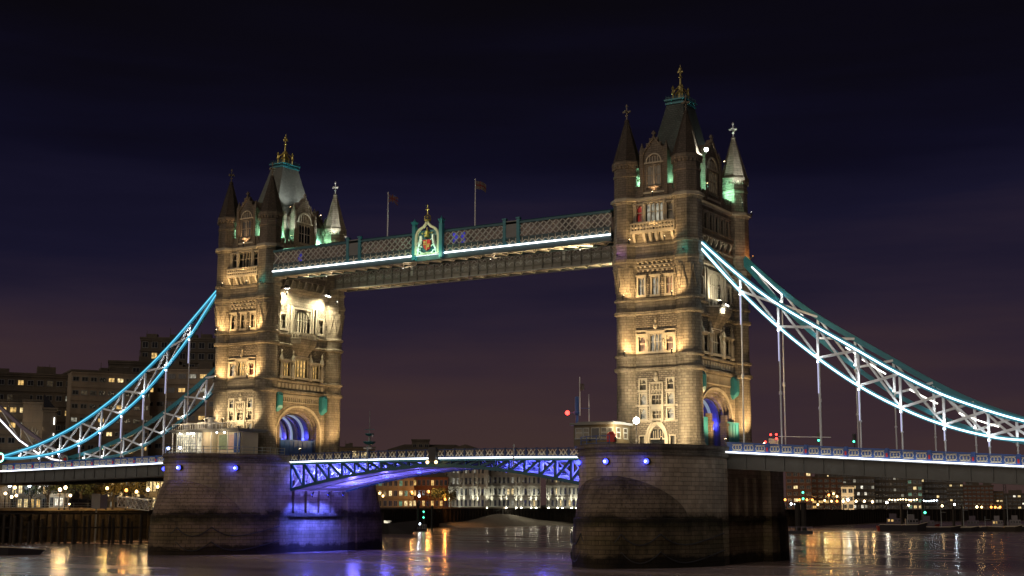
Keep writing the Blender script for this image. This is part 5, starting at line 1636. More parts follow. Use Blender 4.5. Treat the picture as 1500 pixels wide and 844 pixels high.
def building(name, label, px0, px1, ytop, dist, wallm, floors, cols, panes, roof='flat', base=7.0, turn=0, depth=14, ww=.55, wh=.5, group=None, roofm='dark_concrete', ledge=True, ybase=None, rowpat=None, litp=.15, frame='steel_grey', cat='building'):
    c, rz = facing((px0 + px1) / 2, dist, turn)
    a, b_ = at(px0, 739, dist), at(px1, 739, dist)
    w = (Vector((a.x, a.y)) - Vector((b_.x, b_.y))).length / max(.35, math.cos(turn))
    h = at((px0 + px1) / 2, ytop, dist).z - base
    t = thing(name, label, cat, (c.x, c.y, base), rz, group)
    mb = MB(); mb.box(-w / 2, w / 2, 0, depth, 0, h)
    fh = h / floors
    if ledge:
        for k in range(1, floors + 1): mb.box(-w / 2 - .15, w / 2 + .15, -.35, 0, k * fh - .55, k * fh - .15)
    mb.build('wall', wallm, t)
    mb = MB()
    if roof == 'flat': mb.box(-w / 2 - .3, w / 2 + .3, -.4, depth + .3, h, h + .5)
    elif roof == 'gable': mb.loft([[(x, -.4, h), (x, depth + .4, h), (x, depth / 2, h + depth * .28)] for x in (-w / 2 - .4, w / 2 + .4)])
    elif roof == 'front': mb.loft([[(-w / 2 - .3, y, h), (w / 2 + .3, y, h), (0, y, h + w * .16)] for y in (-.3, depth)])
    elif roof == 'hip': mb.loft([[(-w / 2 - .4, -.4, h), (w / 2 + .4, -.4, h), (w / 2 + .4, depth + .4, h), (-w / 2 - .4, depth + .4, h)], [(-w / 2 + depth * .3, depth * .4, h + 3), (w / 2 - depth * .3, depth * .4, h + 3), (w / 2 - depth * .3, depth * .6, h + 3), (-w / 2 + depth * .3, depth * .6, h + 3)]])
    mb.build('roof', roofm, t)
    if roof == 'flat' and w > 9:
        rp = random.Random(int(px0) + 3)
        for q in range(int(w / 8) + 1):
            mb = MB()
            xx = rp.uniform(-w / 2 + 1, w / 2 - 3); mb.box(xx, xx + rp.uniform(1.2, 4), 2 + q * .01, 5 + q * .01, h + .5, h + rp.uniform(1.2, 2.6))
            mb.beam((xx + .1, 2.5, h + .5), (xx + .1, 2.5, h + rp.uniform(2.5, 4)), .12)
            mb.build('roof_plant', 'dark_concrete', t)
    cw = w / cols
    rnd = random.Random(hash(label) % 1000 if False else len(label) * 37 + int(px0))
    n = 0; extra = MB()
    for r_ in range(floors):
        for q in range(cols):
            lit = rnd.random() < litp
            pn = rnd.choice(panes) if lit else 'dark_glass'
            x = -w / 2 + cw * (q + .5); z = fh * (r_ + .45)
            if n < 96:
                o = bpy.data.objects.new('window', win_mesh(cw * ww, fh * wh, pn, frame)); COL.objects.link(o); o.parent = t; o.location = (x, 0, z)
            else:
                extra.quad((x - cw * ww / 2, -.06, z - fh * wh / 2), (x + cw * ww / 2, -.06, z - fh * wh / 2), (x + cw * ww / 2, -.06, z + fh * wh / 2), (x - cw * ww / 2, -.06, z + fh * wh / 2))
            n += 1
    if extra.v: o = extra.build('more_windows', 'dark_glass', t, recalc=False); o['kind'] = 'stuff'
    return t, w, h


# hotel terraces behind the left span
HG = 'stepped blocks of the riverside hotel'
WP = ['win_warm', 'win_yellow', 'win_warm', 'win_pale', 'win_dim']
building('hotel_block', 'dark upper hotel block with slanting top behind the left tower', 196, 322, 497, 420, 'dark_concrete', 10, 9, WP, litp=.05, base=24, depth=30, group=HG, turn=R(-6))
building('hotel_block', 'long hotel wing with window rows just left of the far tower', 205, 330, 540, 402, 'concrete', 10, 8, WP, litp=.26, group=HG, depth=16, turn=R(-14), wh=.28, ww=.62)
building('hotel_block', 'middle hotel wing with brown balconies under the cyan chain', 96, 214, 546, 396, 'concrete', 10, 9, WP, litp=.24, group=HG, depth=20, turn=R(10), wh=.28, ww=.62)
building('hotel_block', 'low hotel roof step above the middle wing', 150, 215, 531, 412, 'dark_concrete', 11, 4, WP, litp=.03, group=HG, depth=22, wh=.3)
building('hotel_block', 'tall dark hotel block set back at the far left', -30, 100, 549, 400, 'dark_concrete', 9, 9, WP, litp=.12, group=HG, depth=20, turn=R(4), wh=.32)
building('hotel_block', 'lower hotel wing with pale window bands at the left edge', -40, 48, 588, 372, 'concrete', 7, 6, WP, litp=.3, group=HG, depth=20, wh=.32, ww=.6)
tb, wb, hb = building('hotel_block', 'plain hotel end wall carrying the pale leaf emblem and hotel sign', 26, 56, 588, 366, 'concrete', 1, 1, WP, litp=0, group=HG, depth=16, wh=.02, ww=.05)
# emblem of fanned leaves and two lines of lettering
em = MB()
zc = hb * .70
for k, a in enumerate((-1.05, -.55, 0, .55, 1.05)):
    for s_ in ((-1, 1) if a == 0 else (1,)):
        pts = [(0, -.2, zc - 2.3)]
        for q in range(1, 7):
            f_ = q / 6; pts.append((math.sin(a) * 1.7 * f_ * (1.3 - .3 * f_) + (s_ * .25 * math.sin(f_ * PI) if a == 0 else 0), -.2, zc - 2.3 + 3.9 * f_ * math.cos(a * .55)))
        em.tube(pts, .16, 5, [.1, .2, .24, .24, .2, .14, .05])
for s_ in (-1, 1):
    for z0 in (-1.5, -.5): em.tube([(s_ * .3, -.2, zc + z0 - .6), (s_ * 1.1, -.2, zc + z0), (s_ * 1.6, -.2, zc + z0 + .9)], .13, 5, [.1, .18, .05])
em.build('emblem', 'white_render', tb)
for k, s in enumerate(('GUOMAN', 'HOTELS')):
    cu = bpy.data.curves.new('sign_letters', 'FONT'); cu.body = s; cu.size = 1.35; cu.extrude = .06; cu.align_x = 'CENTER'
    o = bpy.data.objects.new('tmp', cu); COL.objects.link(o)
    me = bpy.data.meshes.new_from_object(o); bpy.data.objects.remove(o)
    me.materials.clear(); me.materials.append(MATS['iron'])
    o = bpy.data.objects.new('sign_letters', me); COL.objects.link(o); o.parent = tb
    o.location = (0, -.12, zc - 4.2 - k * 1.5); o.rotation_euler = (PI / 2, 0, 0)
light('POINT', (2, -4, zc + 1), 90, WARM2, tb, size=.3)
# stair tower with white vertical lamps
t2, w2, h2 = building('stair_tower', 'hotel stair tower with slanted glass top and vertical white lamps', 56, 76, 600, 362, 'dark_concrete', 1, 1, WP, litp=0, depth=12, wh=.02, ww=.05, cat='tower')
mb = MB(); mb.loft([[(-w2 / 2, y, h2), (w2 / 2, y, h2), (-w2 / 2, y, h2 + 3.8)] for y in (0, 10)]); mb.build('glass_roof', 'dark_glass', t2)
for z in (.92, .76, .58): 
    mb = MB(); mb.box(w2 / 2 - .6, w2 / 2 - .35, -.25, -.05, h2 * z - 1.7, h2 * z); mb.build('wall_light', 'led_warmwhite', t2)

# street level beyond the left quay
building('quayside_building', 'glass fronted lobby with white columns left of the far pier', 212, 244, 700, 345, 'white_render', 2, 6, ['win_white', 'win_yellow'], litp=.6, depth=8, wh=.6)
building('quayside_building', 'pale low block behind the street lamps under the left span', 148, 205, 700, 352, 'concrete', 3, 9, ['win_yellow', 'win_pale'], litp=.5, depth=8)
building('quayside_building', 'low shopfronts glowing at the far left under the span', -40, 70, 706, 350, 'concrete', 2, 12, ['win_yellow', 'win_white', 'win_warm'], litp=.6, depth=8, wh=.6)
building('quayside_building', 'cream quayside block between the dark trees', 72, 100, 722, 342, 'cream_paint', 1, 4, ['win_white'], litp=.5, depth=6)


def tree(px, dist, hgt, label, leafm='leaf', rr=None, base=7.0, seed=1, group='trees on the north bank', bare=False):
    p, _ = facing(px, dist)
    rd = random.Random(seed * 91 + int(px))
    t = thing('tree', label, 'tree', (p.x, p.y, base), rd.random() * 6, group)
    mb = MB(); rr = rr or hgt * .36
    mb.tube([(0, 0, 0), (.1, 0, hgt * .3), (-.1, .1, hgt * .55), (0, 0, hgt * .85)], .3, 7, [hgt * .035, hgt * .026, hgt * .018, .04])
    tips = []
    for k in range(9):
        a = k * 2.4; z0 = hgt * rd.uniform(.28, .6); q = (math.cos(a) * rr * rd.uniform(.5, .9), math.sin(a) * rr * rd.uniform(.5, .9), z0 + hgt * rd.uniform(.15, .32))
        mb.tube([(0, 0, z0), (q[0] * .5, q[1] * .5, z0 + (q[2] - z0) * .65), q], .1, 5, [hgt * .014, hgt * .009, .02]); tips.append(q)
    mb.build('trunk', 'bark', t)
    cb = MB()
    for k in range(900 if not bare else 150):
        if rd.random() < .7:
            q = rd.choice(tips); c = [q[i] + rd.gauss(0, rr * .24) for i in range(3)]
        else:
            a = rd.uniform(0, 2 * PI); e = rd.gauss(0, .45); c = [math.cos(a) * rr * rd.uniform(.2, .9), math.sin(a) * rr * rd.uniform(.2, .9), hgt * (.62 + .25 * e)]
        s_ = hgt * rd.uniform(.012, .03)
        u = Vector((rd.uniform(-1, 1), rd.uniform(-1, 1), rd.uniform(-1, 1))).normalized(); v = u.orthogonal().normalized()
        c = Vector(c)
        if c.z < hgt * .25: continue
        cb.quad(c - u * s_ - v * s_ * .6, c + u * s_ - v * s_ * .6, c + u * s_ * .8 + v * s_, c - u * s_ + v * s_ * .7)
    cb.build('crown', leafm, t, recalc=False)
    return t


tree(70, 334, 8.2, 'round dark tree under the left span near the quay edge', seed=2)
tree(45, 336, 7.0, 'thin dark tree between the shopfront lamps at far left', seed=5, bare=True)
tree(118, 336, 9.5, 'broad dark tree left of the gangway under the span', seed=3)
tree(165, 338, 7.5, 'lamp lit amber tree nearest the gangway', 'leaf_lamplit', seed=4)
tree(196, 340, 8.5, 'lamp lit amber tree beside the far pier', 'leaf_lamplit', seed=6)
tree(140, 341, 6.6, 'small lamp lit amber tree between two street lamps under the span', 'leaf_lamplit', seed=8)

# street lamps by the left quay
SL = 'street lamps under the left span'
for px, py, d, g_, c, nm in ((14, 711, 334, 'lamp_cool', (.8, .9, 1), 'cool white lamp farthest left under the span'), (22, 714, 330, 'lamp_yellow', WARM, 'yellow lamp second from the left under the span'),
                             (43, 711, 333, 'lamp_cool', (.85, .95, 1), 'large cool lamp third from the left under the span'), (68, 711, 336, 'lamp_cool', (.8, .9, 1), 'small cool lamp in front of the round dark tree'),
                             (88, 717, 326, 'lamp_warm', WARM, 'warm lamp left one of the close pair under the span'), (96, 714, 328, 'lamp_warm', WARM, 'warm lamp right one of the close pair under the span'),
                             (157, 715, 330, 'lamp_yellow', (1, .6, .2), 'yellow lamp left of the big orange lamp'), (185, 718, 328, 'lamp_orange', (1, .42, .1), 'big orange lamp above the gangway'),
                             (200, 720, 331, 'lamp_yellow', (1, .6, .2), 'yellow lamp just right of the orange lamp'), (217, 717, 329, 'lamp_warm', WARM, 'bright warm lamp close to the far pier'), (231, 713, 333, 'lamp_yellow', (1, .6, .2), 'last yellow lamp beside the far pier')):
    p = at(px, py, d); hh = p.z - 7.0
    lamp_post((p.x, p.y, 7.0), nm, hh - .4, g_, 420, c, .34, SL)
for px, py in ((17, 728), (24, 726), (103, 726), (8, 723)):
    p = at(px, py, 331)
    t = thing('bollard_light', 'low glowing bollard at the quay railing near pixel column %d of the shore' % px if False else {17: 'low glowing bollard below the yellow lamp', 24: 'low glowing bollard right of its twin below the yellow lamp', 103: 'tall pale bollard light right of the warm lamp pair', 8: 'low bollard light nearest the picture edge'}[px], 'bollard light', (p.x, p.y, 7.0), 0, 'bollard lights on the left quay')
    mb = MB(); mb.lathe([(.15, 0), (.12, p.z - 7.2)], 8); mb.build('post', 'iron', t)
    mb = MB(); mb.ball((0, 0, p.z - 7), .3, 8, 6); mb.build('lens', 'lamp_warm', t)
# quay railing, van, notice
p0 = at(-20, 735, 322); p1 = at(150, 735, 322)
railing([(p0.x + (p1.x - p0.x) * k / 8, p0.y + (p1.y - p0.y) * k / 8) for k in range(9)], 'grey railing along the left quay edge', z=7.3, step=2.5)
pv, rzv = facing(119, 327)
t = thing('parked_van', 'dark van parked by the quay railing under the left span', 'van', (pv.x, pv.y, 7.35), rzv)
mb = MB(); mb.loft([[(x, y, z) for x, z in ((-2.4, .35), (2.5, .35), (2.6, 1.1), (1.9, 1.25), (1.2, 2.1), (-2.2, 2.15), (-2.45, 1.5))] for y in (-.95, .95)]); mb.build('body', 'hull_dark', t)
mb = MB(); mb.box(-2.0, -.7, -1.0, -.96, 1.3, 1.95); mb.box(-.5, 1.1, -1.0, -.96, 1.3, 1.95); mb.build('window', 'dark_glass', t)
for x in (-1.5, 1.6):
    mb = MB(); mb.tube([(x, -1.05, .36), (x, -.8, .36)], .36, 12); mb.build('wheel', 'iron', t)
mb = MB(); mb.ball((-2.45, -.8, .9), .22, 6, 5); mb.build('headlight', 'lamp_warm', t)

# gangway truss and pile mooring beside the far pier
a, b_ = at(178, 739, 322), at(224, 747, 306)
t = thing('gangway', 'white lattice gangway sloping down to the far pier', 'gangway')
A3 = Vector((a.x, a.y, at(178, 742, 322).z)); B3 = Vector((b_.x, b_.y, at(224, 748, 306).z))
perp = (B3 - A3).cross(Vector((0, 0, 1))).normalized() * .9
mb = MB()
for s_ in (-1, 1):
    o_ = perp * s_; H = Vector((0, 0, 2.1))
    mb.beam(A3 + o_, B3 + o_, .2); mb.beam(A3 + o_ + H, B3 + o_ + H, .2)
    n = 7
    for k in range(n):
        p, q = A3.lerp(B3, k / n) + o_, A3.lerp(B3, (k + 1) / n) + o_
        mb.beam(p, q + H, .13); mb.beam(p + H, q, .13); mb.beam(p, p + H, .1)
mb.build('truss', 'white_paint', t)
mb = MB(); mb.beam(A3, B3, 1.7, .12); mb.build('walkboard', 'timber', t)
pn = at(148, 738, 322)
t = thing('notice_board', 'white and purple notice board on a post at the gangway head', 'notice board', (pn.x, pn.y, 7.3), facing(148, 322)[1])
mb = MB(); mb.box(-2.0, -.2, -.1, .1, 0, 3.2); mb.build('white_panel', 'white_paint', t)
mb = MB(); mb.box(-.1, 1.3, -.1, .1, 0, 3.0); mb.build('purple_panel', 'hull_purple', t)
mb = MB(); mb.lathe([(.22, -8), (.18, 0)], 8, (-.9, -.6)); mb.build('post', 'grey_paint', t)
# jetty of piles in front of the left quay
jl = [(-8, 741), (28, 741), (60, 740), (96, 740), (128, 739), (160, 739), (205, 739)]
t = thing('timber_jetty', 'long dark timber jetty with bleached piles before the left quay', 'jetty')
mb = MB(); prev = None
for k in range(26):
    px = -10 + k * 9.0; p = at(px, 739, 312)
    if k % 2 == 0 or random.random() < .6:
        mb2 = MB(); hh = random.uniform(4.6, 6.4); mb2.lathe([(.34, -2), (.3, hh)], 7, (p.x + random.uniform(-.4, .4), p.y + random.uniform(-.4, .4))); mb2.build('pile', 'timber', t)
    if prev is not None:
        for z in (6.3, 3.4): mb.beam((prev.x, prev.y, z), (p.x, p.y, z), .3, .35)
    prev = p
mb.build('waling', 'timber_dark', t)
# stranded barge at lower left
pb = at(12, 789, 250); _, rzb = facing(12, 250)
t = thing('moored_barge', 'low dark barge hull at the lower left waterline', 'barge', (pb.x - 3, pb.y - 2, 0), rzb + R(-10))
mb = MB(); mb.loft([[(-9, -2, -.4), (-9, 2, -.4), (-9, 2.3, 1.7), (-9, -2.3, 1.7)], [(4, -2, -.4), (4, 2, -.4), (4, 2.3, 1.25), (4, -2.3, 1.25)], [(8.5, -.8, -.2), (8.5, .8, -.2), (9.6, .6, .85), (9.6, -.6, .85)]]); mb.build('hull', 'hull_dark', t)
mb = MB(); mb.beam((-9, -2.35, 1.75), (4, -2.35, 1.3), .2, .15); mb.beam((4, -2.35, 1.3), (9.6, -.6, .9), .2, .15); mb.build('gunwale', 'cream_paint', t)

# ---- centre background
t3, w3, h3 = building('riverside_flats', 'long white flats with columns lit from below, left wing', 655, 716, 680, 575, 'white_render', 4, 10, ['win_pale', 'win_dim'], litp=.3, depth=14, roof='front', ww=.42, wh=.55)
t4, w4, h4 = building('riverside_flats', 'long white flats with columns lit from below, tall middle wing', 716, 792, 678, 588, 'white_render', 4, 12, ['win_yellow', 'win_pale'], litp=.2, depth=14, roof='gable', ww=.42, wh=.5)
t5, w5, h5 = building('riverside_flats', 'white flats wing nearest the right pier with bright base lights', 800, 850, 676, 600, 'white_render', 4, 8, ['win_yellow', 'win_pale'], litp=.2, depth=14, roof='gable', ww=.42, wh=.5)
for tt, ww_, hh_, n in ((t3, w3, h3, 6), (t4, w4, h4, 7), (t5, w5, h5, 5)):
    for k in range(n):
        x = -ww_ / 2 + ww_ * (k + .5) / n + (.6 if k % 2 else -.4)
        mb = MB(); mb.box(x - .32, x + .32, -.55, -.04, 0, hh_ * .93); mb.build('pilaster', 'white_render', tt)
        mb = MB(); mb.box(x - .24, x + .24, -3.0, -2.7, .0, .3); mb.build('uplight', 'uplight_lens', tt)
        light('SPOT', (x, -2.5, .75), 4200, (1, .96, .76), tt, (x, -.3, 5.5), .1, 34, .9)
building('brick_warehouse', 'orange lit brick warehouse left of the white flats', 604, 656, 699, 560, 'orange_brick', 3, 8, ['win_yellow', 'win_warm'], litp=.3, roof='hip', depth=14)
building('brick_warehouse', 'yellow brick house at the left of the warehouse row', 545, 606, 700, 548, 'yellow_brick', 3, 8, ['win_green', 'win_yellow'], litp=.4, depth=14)
building('dock_building', 'long low hall with dark pitched roof above the bascule', 567, 690, 659, 700, 'yellow_brick', 5, 16, ['win_dim'], litp=.2, depth=26, roof='hip', base=10)
building('dock_building', 'pale gable end rising above the bascule parapet', 662, 700, 657, 690, 'white_render', 4, 3, ['win_dim'], litp=.1, depth=20, roof='front', base=10, wh=.3)
building('dock_building', 'plain stone block beside the far tower above the bascule', 496, 548, 656, 640, 'yellow_brick', 5, 6, ['win_dim', 'win_yellow'], litp=.3, depth=20, base=8)
building('roof_pavilion', 'small dark rooftop pavilion on the hall ridge', 602, 628, 645, 705, 'dark_concrete', 1, 3, ['win_dim'], litp=0, depth=8, base=33)
OL = 'street lamps behind the bascule'
for px, py, d, g_, c, e, nm in ((556, 722, 520, 'lamp_yellow', (1, .65, .25), 1200, 'large yellow lamp beside the left pier'), (561, 726, 522, 'lamp_yellow', (1, .65, .25), 500, 'smaller yellow lamp beside the left pier'),
                             (614, 726, 525, 'lamp_cool', (.85, .95, 1), 900, 'cool white lamp above the floating pontoon'), (628, 720, 535, 'lamp_orange', (1, .45, .12), 2600, 'orange lamp before the brick warehouse'),
                             (652, 731, 538, 'lamp_orange', (1, .36, .08), 2200, 'deep orange lamp at the right end of the warehouse'), (604, 722, 540, 'lamp_orange', (1, .45, .12), 1800, 'orange lamp at the left end of the warehouse')):
    p = at(px, py, d); lamp_post((p.x, p.y, 7.0), nm, max(1.2, p.z - 7.6), g_, e * 2.2, c, .4, OL)
tree(642, 540, 8.5, 'dark bush before the orange warehouse', seed=11, group='trees behind the bascule')
tree(660, 543, 7.5, 'dark bush where warehouse meets white flats', seed=12, group='trees behind the bascule')
# antenna mast of the moored ship beside the far tower
pm = at(541, 655, 420)
t = thing('ship_mast', 'white and teal ship mast with radar platforms beside the far tower', 'ship mast', (pm.x, pm.y, 0))
zt_ = at(541, 602, 420).z; zp = at(541, 640, 420).z
mb = MB(); mb.lathe([(.5, 0), (.45, zp - 2), (.3, zp), (.12, zp + .5), (.09, zt_)], 8); mb.build('mast', 'grey_paint', t)
mb = MB(); mb.lathe([(1.2, zp - 2.2), (1.9, zp - 1.6), (1.9, zp - 1.4)], 10); mb.lathe([(.8, zp + .3), (1.4, zp + .8), (1.4, zp + .95)], 10); mb.beam((-1.8, 0, zp + 2.2), (1.8, 0, zp + 2.2), .12); mb.build('platform', 'teal_paint', t)
mb = MB(); mb.box(-1.4, 1.6, -1, 1, zp - 3.6, zp - 3.2); mb.box(1.0, 1.4, -.2, .2, zp, zp + .6); mb.build('radar', 'white_paint', t)
mb = MB(); mb.loft([[(-14, -3, -.3), (-14, 3, -.3), (-15, 3.5, 3), (-15, -3.5, 3)], [(10, -3, -.3), (10, 3, -.3), (10, 3.5, 3), (10, -3.5, 3)], [(16, -.3, -.3), (16, .3, -.3), (19, .3, 4), (19, -.3, 4)]]); mb.box(-6, 4, -2.5, 2.5, 3, 6); mb.build('hull', 'hull_dark', t)
# pontoon
pp = at(588, 778, 455); _, rzp = facing(588, 455)
t = thing('floating_pontoon', 'floating pontoon with lit white cabin beyond the left pier', 'pontoon', (pp.x, pp.y, 0), rzp)
mb = MB(); mb.box(-8.5, 8.0, -2, 2, -.5, .9); mb.build('hull', 'hull_dark', t)
mb = MB(); mb.box(-7.6, -3.6, -1.4, 1.4, .9, 3.0); mb.box(-8.0, -3.2, -1.7, 1.7, 3.0, 3.3); cbn = mb.build('cabin', 'white_paint', t)
mb = MB(); mb.box(-7.2, -5.8, -1.5, -1.42, 1.5, 2.6); mb.box(-5.4, -4.2, -1.5, -1.42, 1.5, 2.6); mb.build('cabin_window', 'win_white', cbn)
mb = MB()
for k in range(22):
    x = -3.4 + k * .53; mb.beam((x, -1.9, .9), (x, -1.9, 2.0), .08)
mb.beam((-3.5, -1.9, 2.0), (7.9, -1.9, 2.0), .1); mb.build('railing', 'white_paint', t)
for x in (-1.5, 2.8, 5.8):
    mb = MB(); mb.ball((x, -1.6, 2.3), .28, 8, 6); mb.build('deck_lamp', 'lamp_cool', t)
light('POINT', (-5.5, -3, 3), 120, WHITEW, t, size=.3)
for px, py0, mt_, nm in ((622, 748, 'lamp_green', 'dark mooring pile with green lights right of the pontoon'), (612, 738, None, 'plain dark mooring pile at the middle of the pontoon'), (633, 742, None, 'thick dark mooring pile right of the green lit one')):
    p = at(px, 739, 462); t = thing('mooring_pile', nm, 'mooring pile', (p.x, p.y, -1), 0, 'mooring piles round the pontoon')
    hh = at(px, py0, 462).z + 1
    mb = MB(); mb.lathe([(.4, -1), (.36, hh), (.1, hh + .4)], 8); mb.build('shaft', 'timber_dark', t)
    if mt_:
        for z in (hh - .4, hh - 2.2): 
            mb = MB(); mb.ball((0, -.5, z), .26, 8, 6); mb.build('green_light', mt_, t)

# ---- right background
RB = 'dark riverside blocks right of the near pier'
rb = [(1152, 1190, 690, 560, 'red_brick', 6, 4, ['win_yellow'], .12, 'tall brown warehouse directly right of the near pier', 0),
      (1188, 1236, 700, 570, 'red_brick', 6, 5, ['win_dim', 'win_warm'], .1, 'brown brick block with orange street lamps before it', 0),
      (1200, 1250, 690, 720, 'dark_concrete', 12, 6, ['win_yellow', 'win_pale'], .35, 'distant tower block with scattered lights behind the brick block', 0),
      (1233, 1251, 713, 545, 'cream_paint', 3, 2, ['dark_glass'], .0, 'small cream lit building with dark upper openings', 0),
      (1250, 1282, 690, 600, 'dark_concrete', 6, 6, ['win_white', 'win_yellow', 'win_pale'], .4, 'glass office with three bright floors behind the cream building', 0),
      (1282, 1336, 688, 612, 'dark_concrete', 7, 10, ['win_pale', 'win_dim'], .25, 'wide dark office with dim reflections right of the glass office', 0),
      (1330, 1352, 692, 600, 'dark_concrete', 6, 3, ['win_green', 'win_green', 'win_yellow'], .6, 'office stack with green lit upper floors', 0),
      (1350, 1388, 692, 622, 'dark_concrete', 7, 7, ['win_dim', 'win_yellow'], .15, 'dark slab office right of the green lit floors', 0),
      (1386, 1412, 703, 700, 'dark_concrete', 8, 5, ['win_yellow', 'win_dim'], .2, 'stepped flats with a few lamps on the top floors', 0),
      (1412, 1456, 712, 690, 'red_brick', 6, 7, ['win_dim', 'win_pink'], .12, 'broad dark red block in the far right distance', 0),
      (1416, 1434, 702, 760, 'dark_concrete', 10, 4, ['win_pale'], .15, 'slim tower with lit crown behind the dark red block', 0),
      (1454, 1470, 721, 700, 'yellow_brick', 5, 3, ['win_yellow'], .5, 'small block with two lit top floors', 0),
      (1470, 1530, 724, 760, 'dark_concrete', 4, 9, ['win_yellow', 'win_white'], .25, 'low dark block at the right picture edge', 0)]
for px0, px1, yt, d, wm, fl, cl, pn, lp, lab, tn in rb:
    building('riverside_block', lab, px0, px1, yt, d, wm, fl, cl, pn, litp=lp, depth=16, group=RB, wh=.45, ww=.6)
for px in (1163,):
    p = at(px, 739, 556)
LR_ = 'lamps along the right riverside walk'
k = 0
names = ['first', 'second', 'third', 'fourth', 'fifth', 'sixth', 'seventh', 'eighth', 'ninth', 'tenth', 'eleventh', 'twelfth']
for px, py, g_, c, e, nm in ((1150, 731, 'lamp_orange', (1, .4, .1), 900, 'orange lamp touching the near pier edge'), (1171, 731, 'lamp_orange', (1, .4, .1), 900, 'orange lamp left of the green river lights'), (1182, 731, 'lamp_orange', (1, .4, .1), 700, 'orange lamp right of the green river lights'), (1190, 731, 'lamp_orange', (1, .4, .1), 700, 'orange lamp before the brick block'),
                             (1159, 737, 'lamp_cool', (.8, 1, .9), 200, 'pale low lamp near the pier'), (1165, 737, 'lamp_cool', (.8, 1, .9), 150, 'second pale low lamp near the pier'), (1198, 738, 'lamp_yellow', (1, .6, .2), 300, 'low yellow lamp right of the brick block lamps'),
                             (1208, 732, 'lamp_yellow', (1, .7, .3), 1200, 'large yellow lamp of the lamp cluster'), (1214, 724, 'lamp_orange', (1, .55, .15), 1000, 'topmost large lamp of the orange cluster'), (1221, 722, 'lamp_yellow', (1, .6, .2), 500, 'high lamp of the orange cluster'), (1226, 726, 'lamp_yellow', (1, .6, .2), 400, 'right high lamp of the orange cluster'), (1218, 733, 'lamp_yellow', (1, .6, .2), 400, 'low middle lamp of the orange cluster'), (1226, 733, 'lamp_orange', (1, .5, .15), 300, 'low right lamp of the orange cluster'),
                             (1235, 733, 'lamp_warm', WARM, 900, 'lamp at the foot of the cream building'), (1242, 731, 'lamp_white', WHITEW, 1500, 'brightest lamp before the cream building'), (1254, 733, 'lamp_warm', WARM, 600, 'white lamp right of the cream building'), (1266, 733, 'lamp_warm', WARM, 400, 'small white lamp before the glass office'), (1278, 734, 'lamp_warm', WARM, 700, 'white lamp at the right of the glass office'), (1299, 735, 'lamp_white', WHITEW, 700, 'white lamp under the start of the light string'),
                             (1331, 739, 'lamp_warm', WARM, 300, 'low lamp under the light string'), (1398, 738, 'lamp_cool', (.85, .95, 1), 900, 'cool starry lamp above the moored boats'), (1380, 740, 'lamp_warm', WARM, 200, 'small lamp left of the cool starry lamp'),
                             (1431, 742, 'lamp_warm', WARM, 200, 'small lamp above the right moorings'), (1438, 743, 'lamp_yellow', WARM, 200, 'yellow lamp above the right moorings'), (1452, 744, 'lamp_orange', (1, .45, .1), 200, 'first of the far orange lamp row'), (1458, 744, 'lamp_orange', (1, .45, .1), 200, 'second of the far orange lamp row'), (1465, 744, 'lamp_orange', (1, .45, .1), 200, 'third of the far orange lamp row')):
    d = 520 if px < 1232 else 535 if px < 1300 else 590 if px < 1420 else 660
    p = at(px, py, d); lamp_post((p.x, p.y, 7.0), nm, max(.6, p.z - 7.7), g_, e * 1.7, c, .38 if px < 1420 else .46, LR_)
for row, (a, b_, y, n, g_) in enumerate(((1303, 1343, 731, 11, 'lamp_warm'), (1353, 1372, 732.5, 6, 'lamp_cool'))):
    t = thing('light_string', ('long string of warm festoon bulbs before the dark offices', 'short string of cool festoon bulbs right of the long one')[row], 'light string')
    pts = [at(a + (b_ - a) * k / (n - 1), y + (.5 * math.sin(k)), 585) for k in range(n)]
    mb = MB(); mb.tube(pts, .06, 4); mb.build('cable', 'iron', t)
    for q in (pts[0], pts[-1]):
        mb = MB(); mb.lathe([(.12, 7.0), (.1, q.z)], 6, (q.x, q.y)); mb.build('pole', 'iron', t)
    for q in pts:
        mb = MB(); mb.ball((q.x, q.y, q.z - .3), .24, 8, 6); mb.build('light_bulb', g_, t)
# river dolphins with green lights
for px, py, nm, gl in ((1168, 738, 'dark river dolphin left one of the pair by the near pier', False), (1177, 738, 'dark river dolphin with two green lights by the near pier', True)):
    p = at(px, 739, 470); t = thing('river_dolphin', nm, 'river dolphin', (p.x, p.y, 0), 0, 'dolphins beside the near pier')
    hh = at(px, py, 470).z
    mb = MB(); mb.lathe([(.9, -1), (.85, hh), (1.0, hh), (1.0, hh + .3)], 8); mb.build('shaft', 'timber_dark', t)
    if gl:
        mb = MB(); mb.lathe([(.1, hh), (.08, hh + 4.6)], 6); mb.build('pole', 'iron', t)
        for z in (hh + 1.6, hh + 3.6): 
            mb = MB(); mb.ball((0, -.2, z), .34, 8, 6); mb.build('green_light', 'lamp_green', t)
pf = at(1166, 771, 440)
t = thing('floating_stage', 'low dark floating stage at the foot of the dolphins', 'pontoon', (pf.x, pf.y, 0), facing(1166, 440)[1])
mb = MB(); mb.box(-6, 5, -2, 2, -.4, .8); mb.box(-6, 5, -2.1, 2.1, .8, .95); mb.build('hull', 'hull_dark', t)
mb = MB()
for k in range(8): mb.beam((-5.8 + k * 1.5, -1.9, .9), (-5.8 + k * 1.5, -1.9, 2.1), .09)
mb.beam((-5.8, -1.9, 2.1), (4.9, -1.9, 2.1), .1); mb.build('railing', 'hull_purple', t)


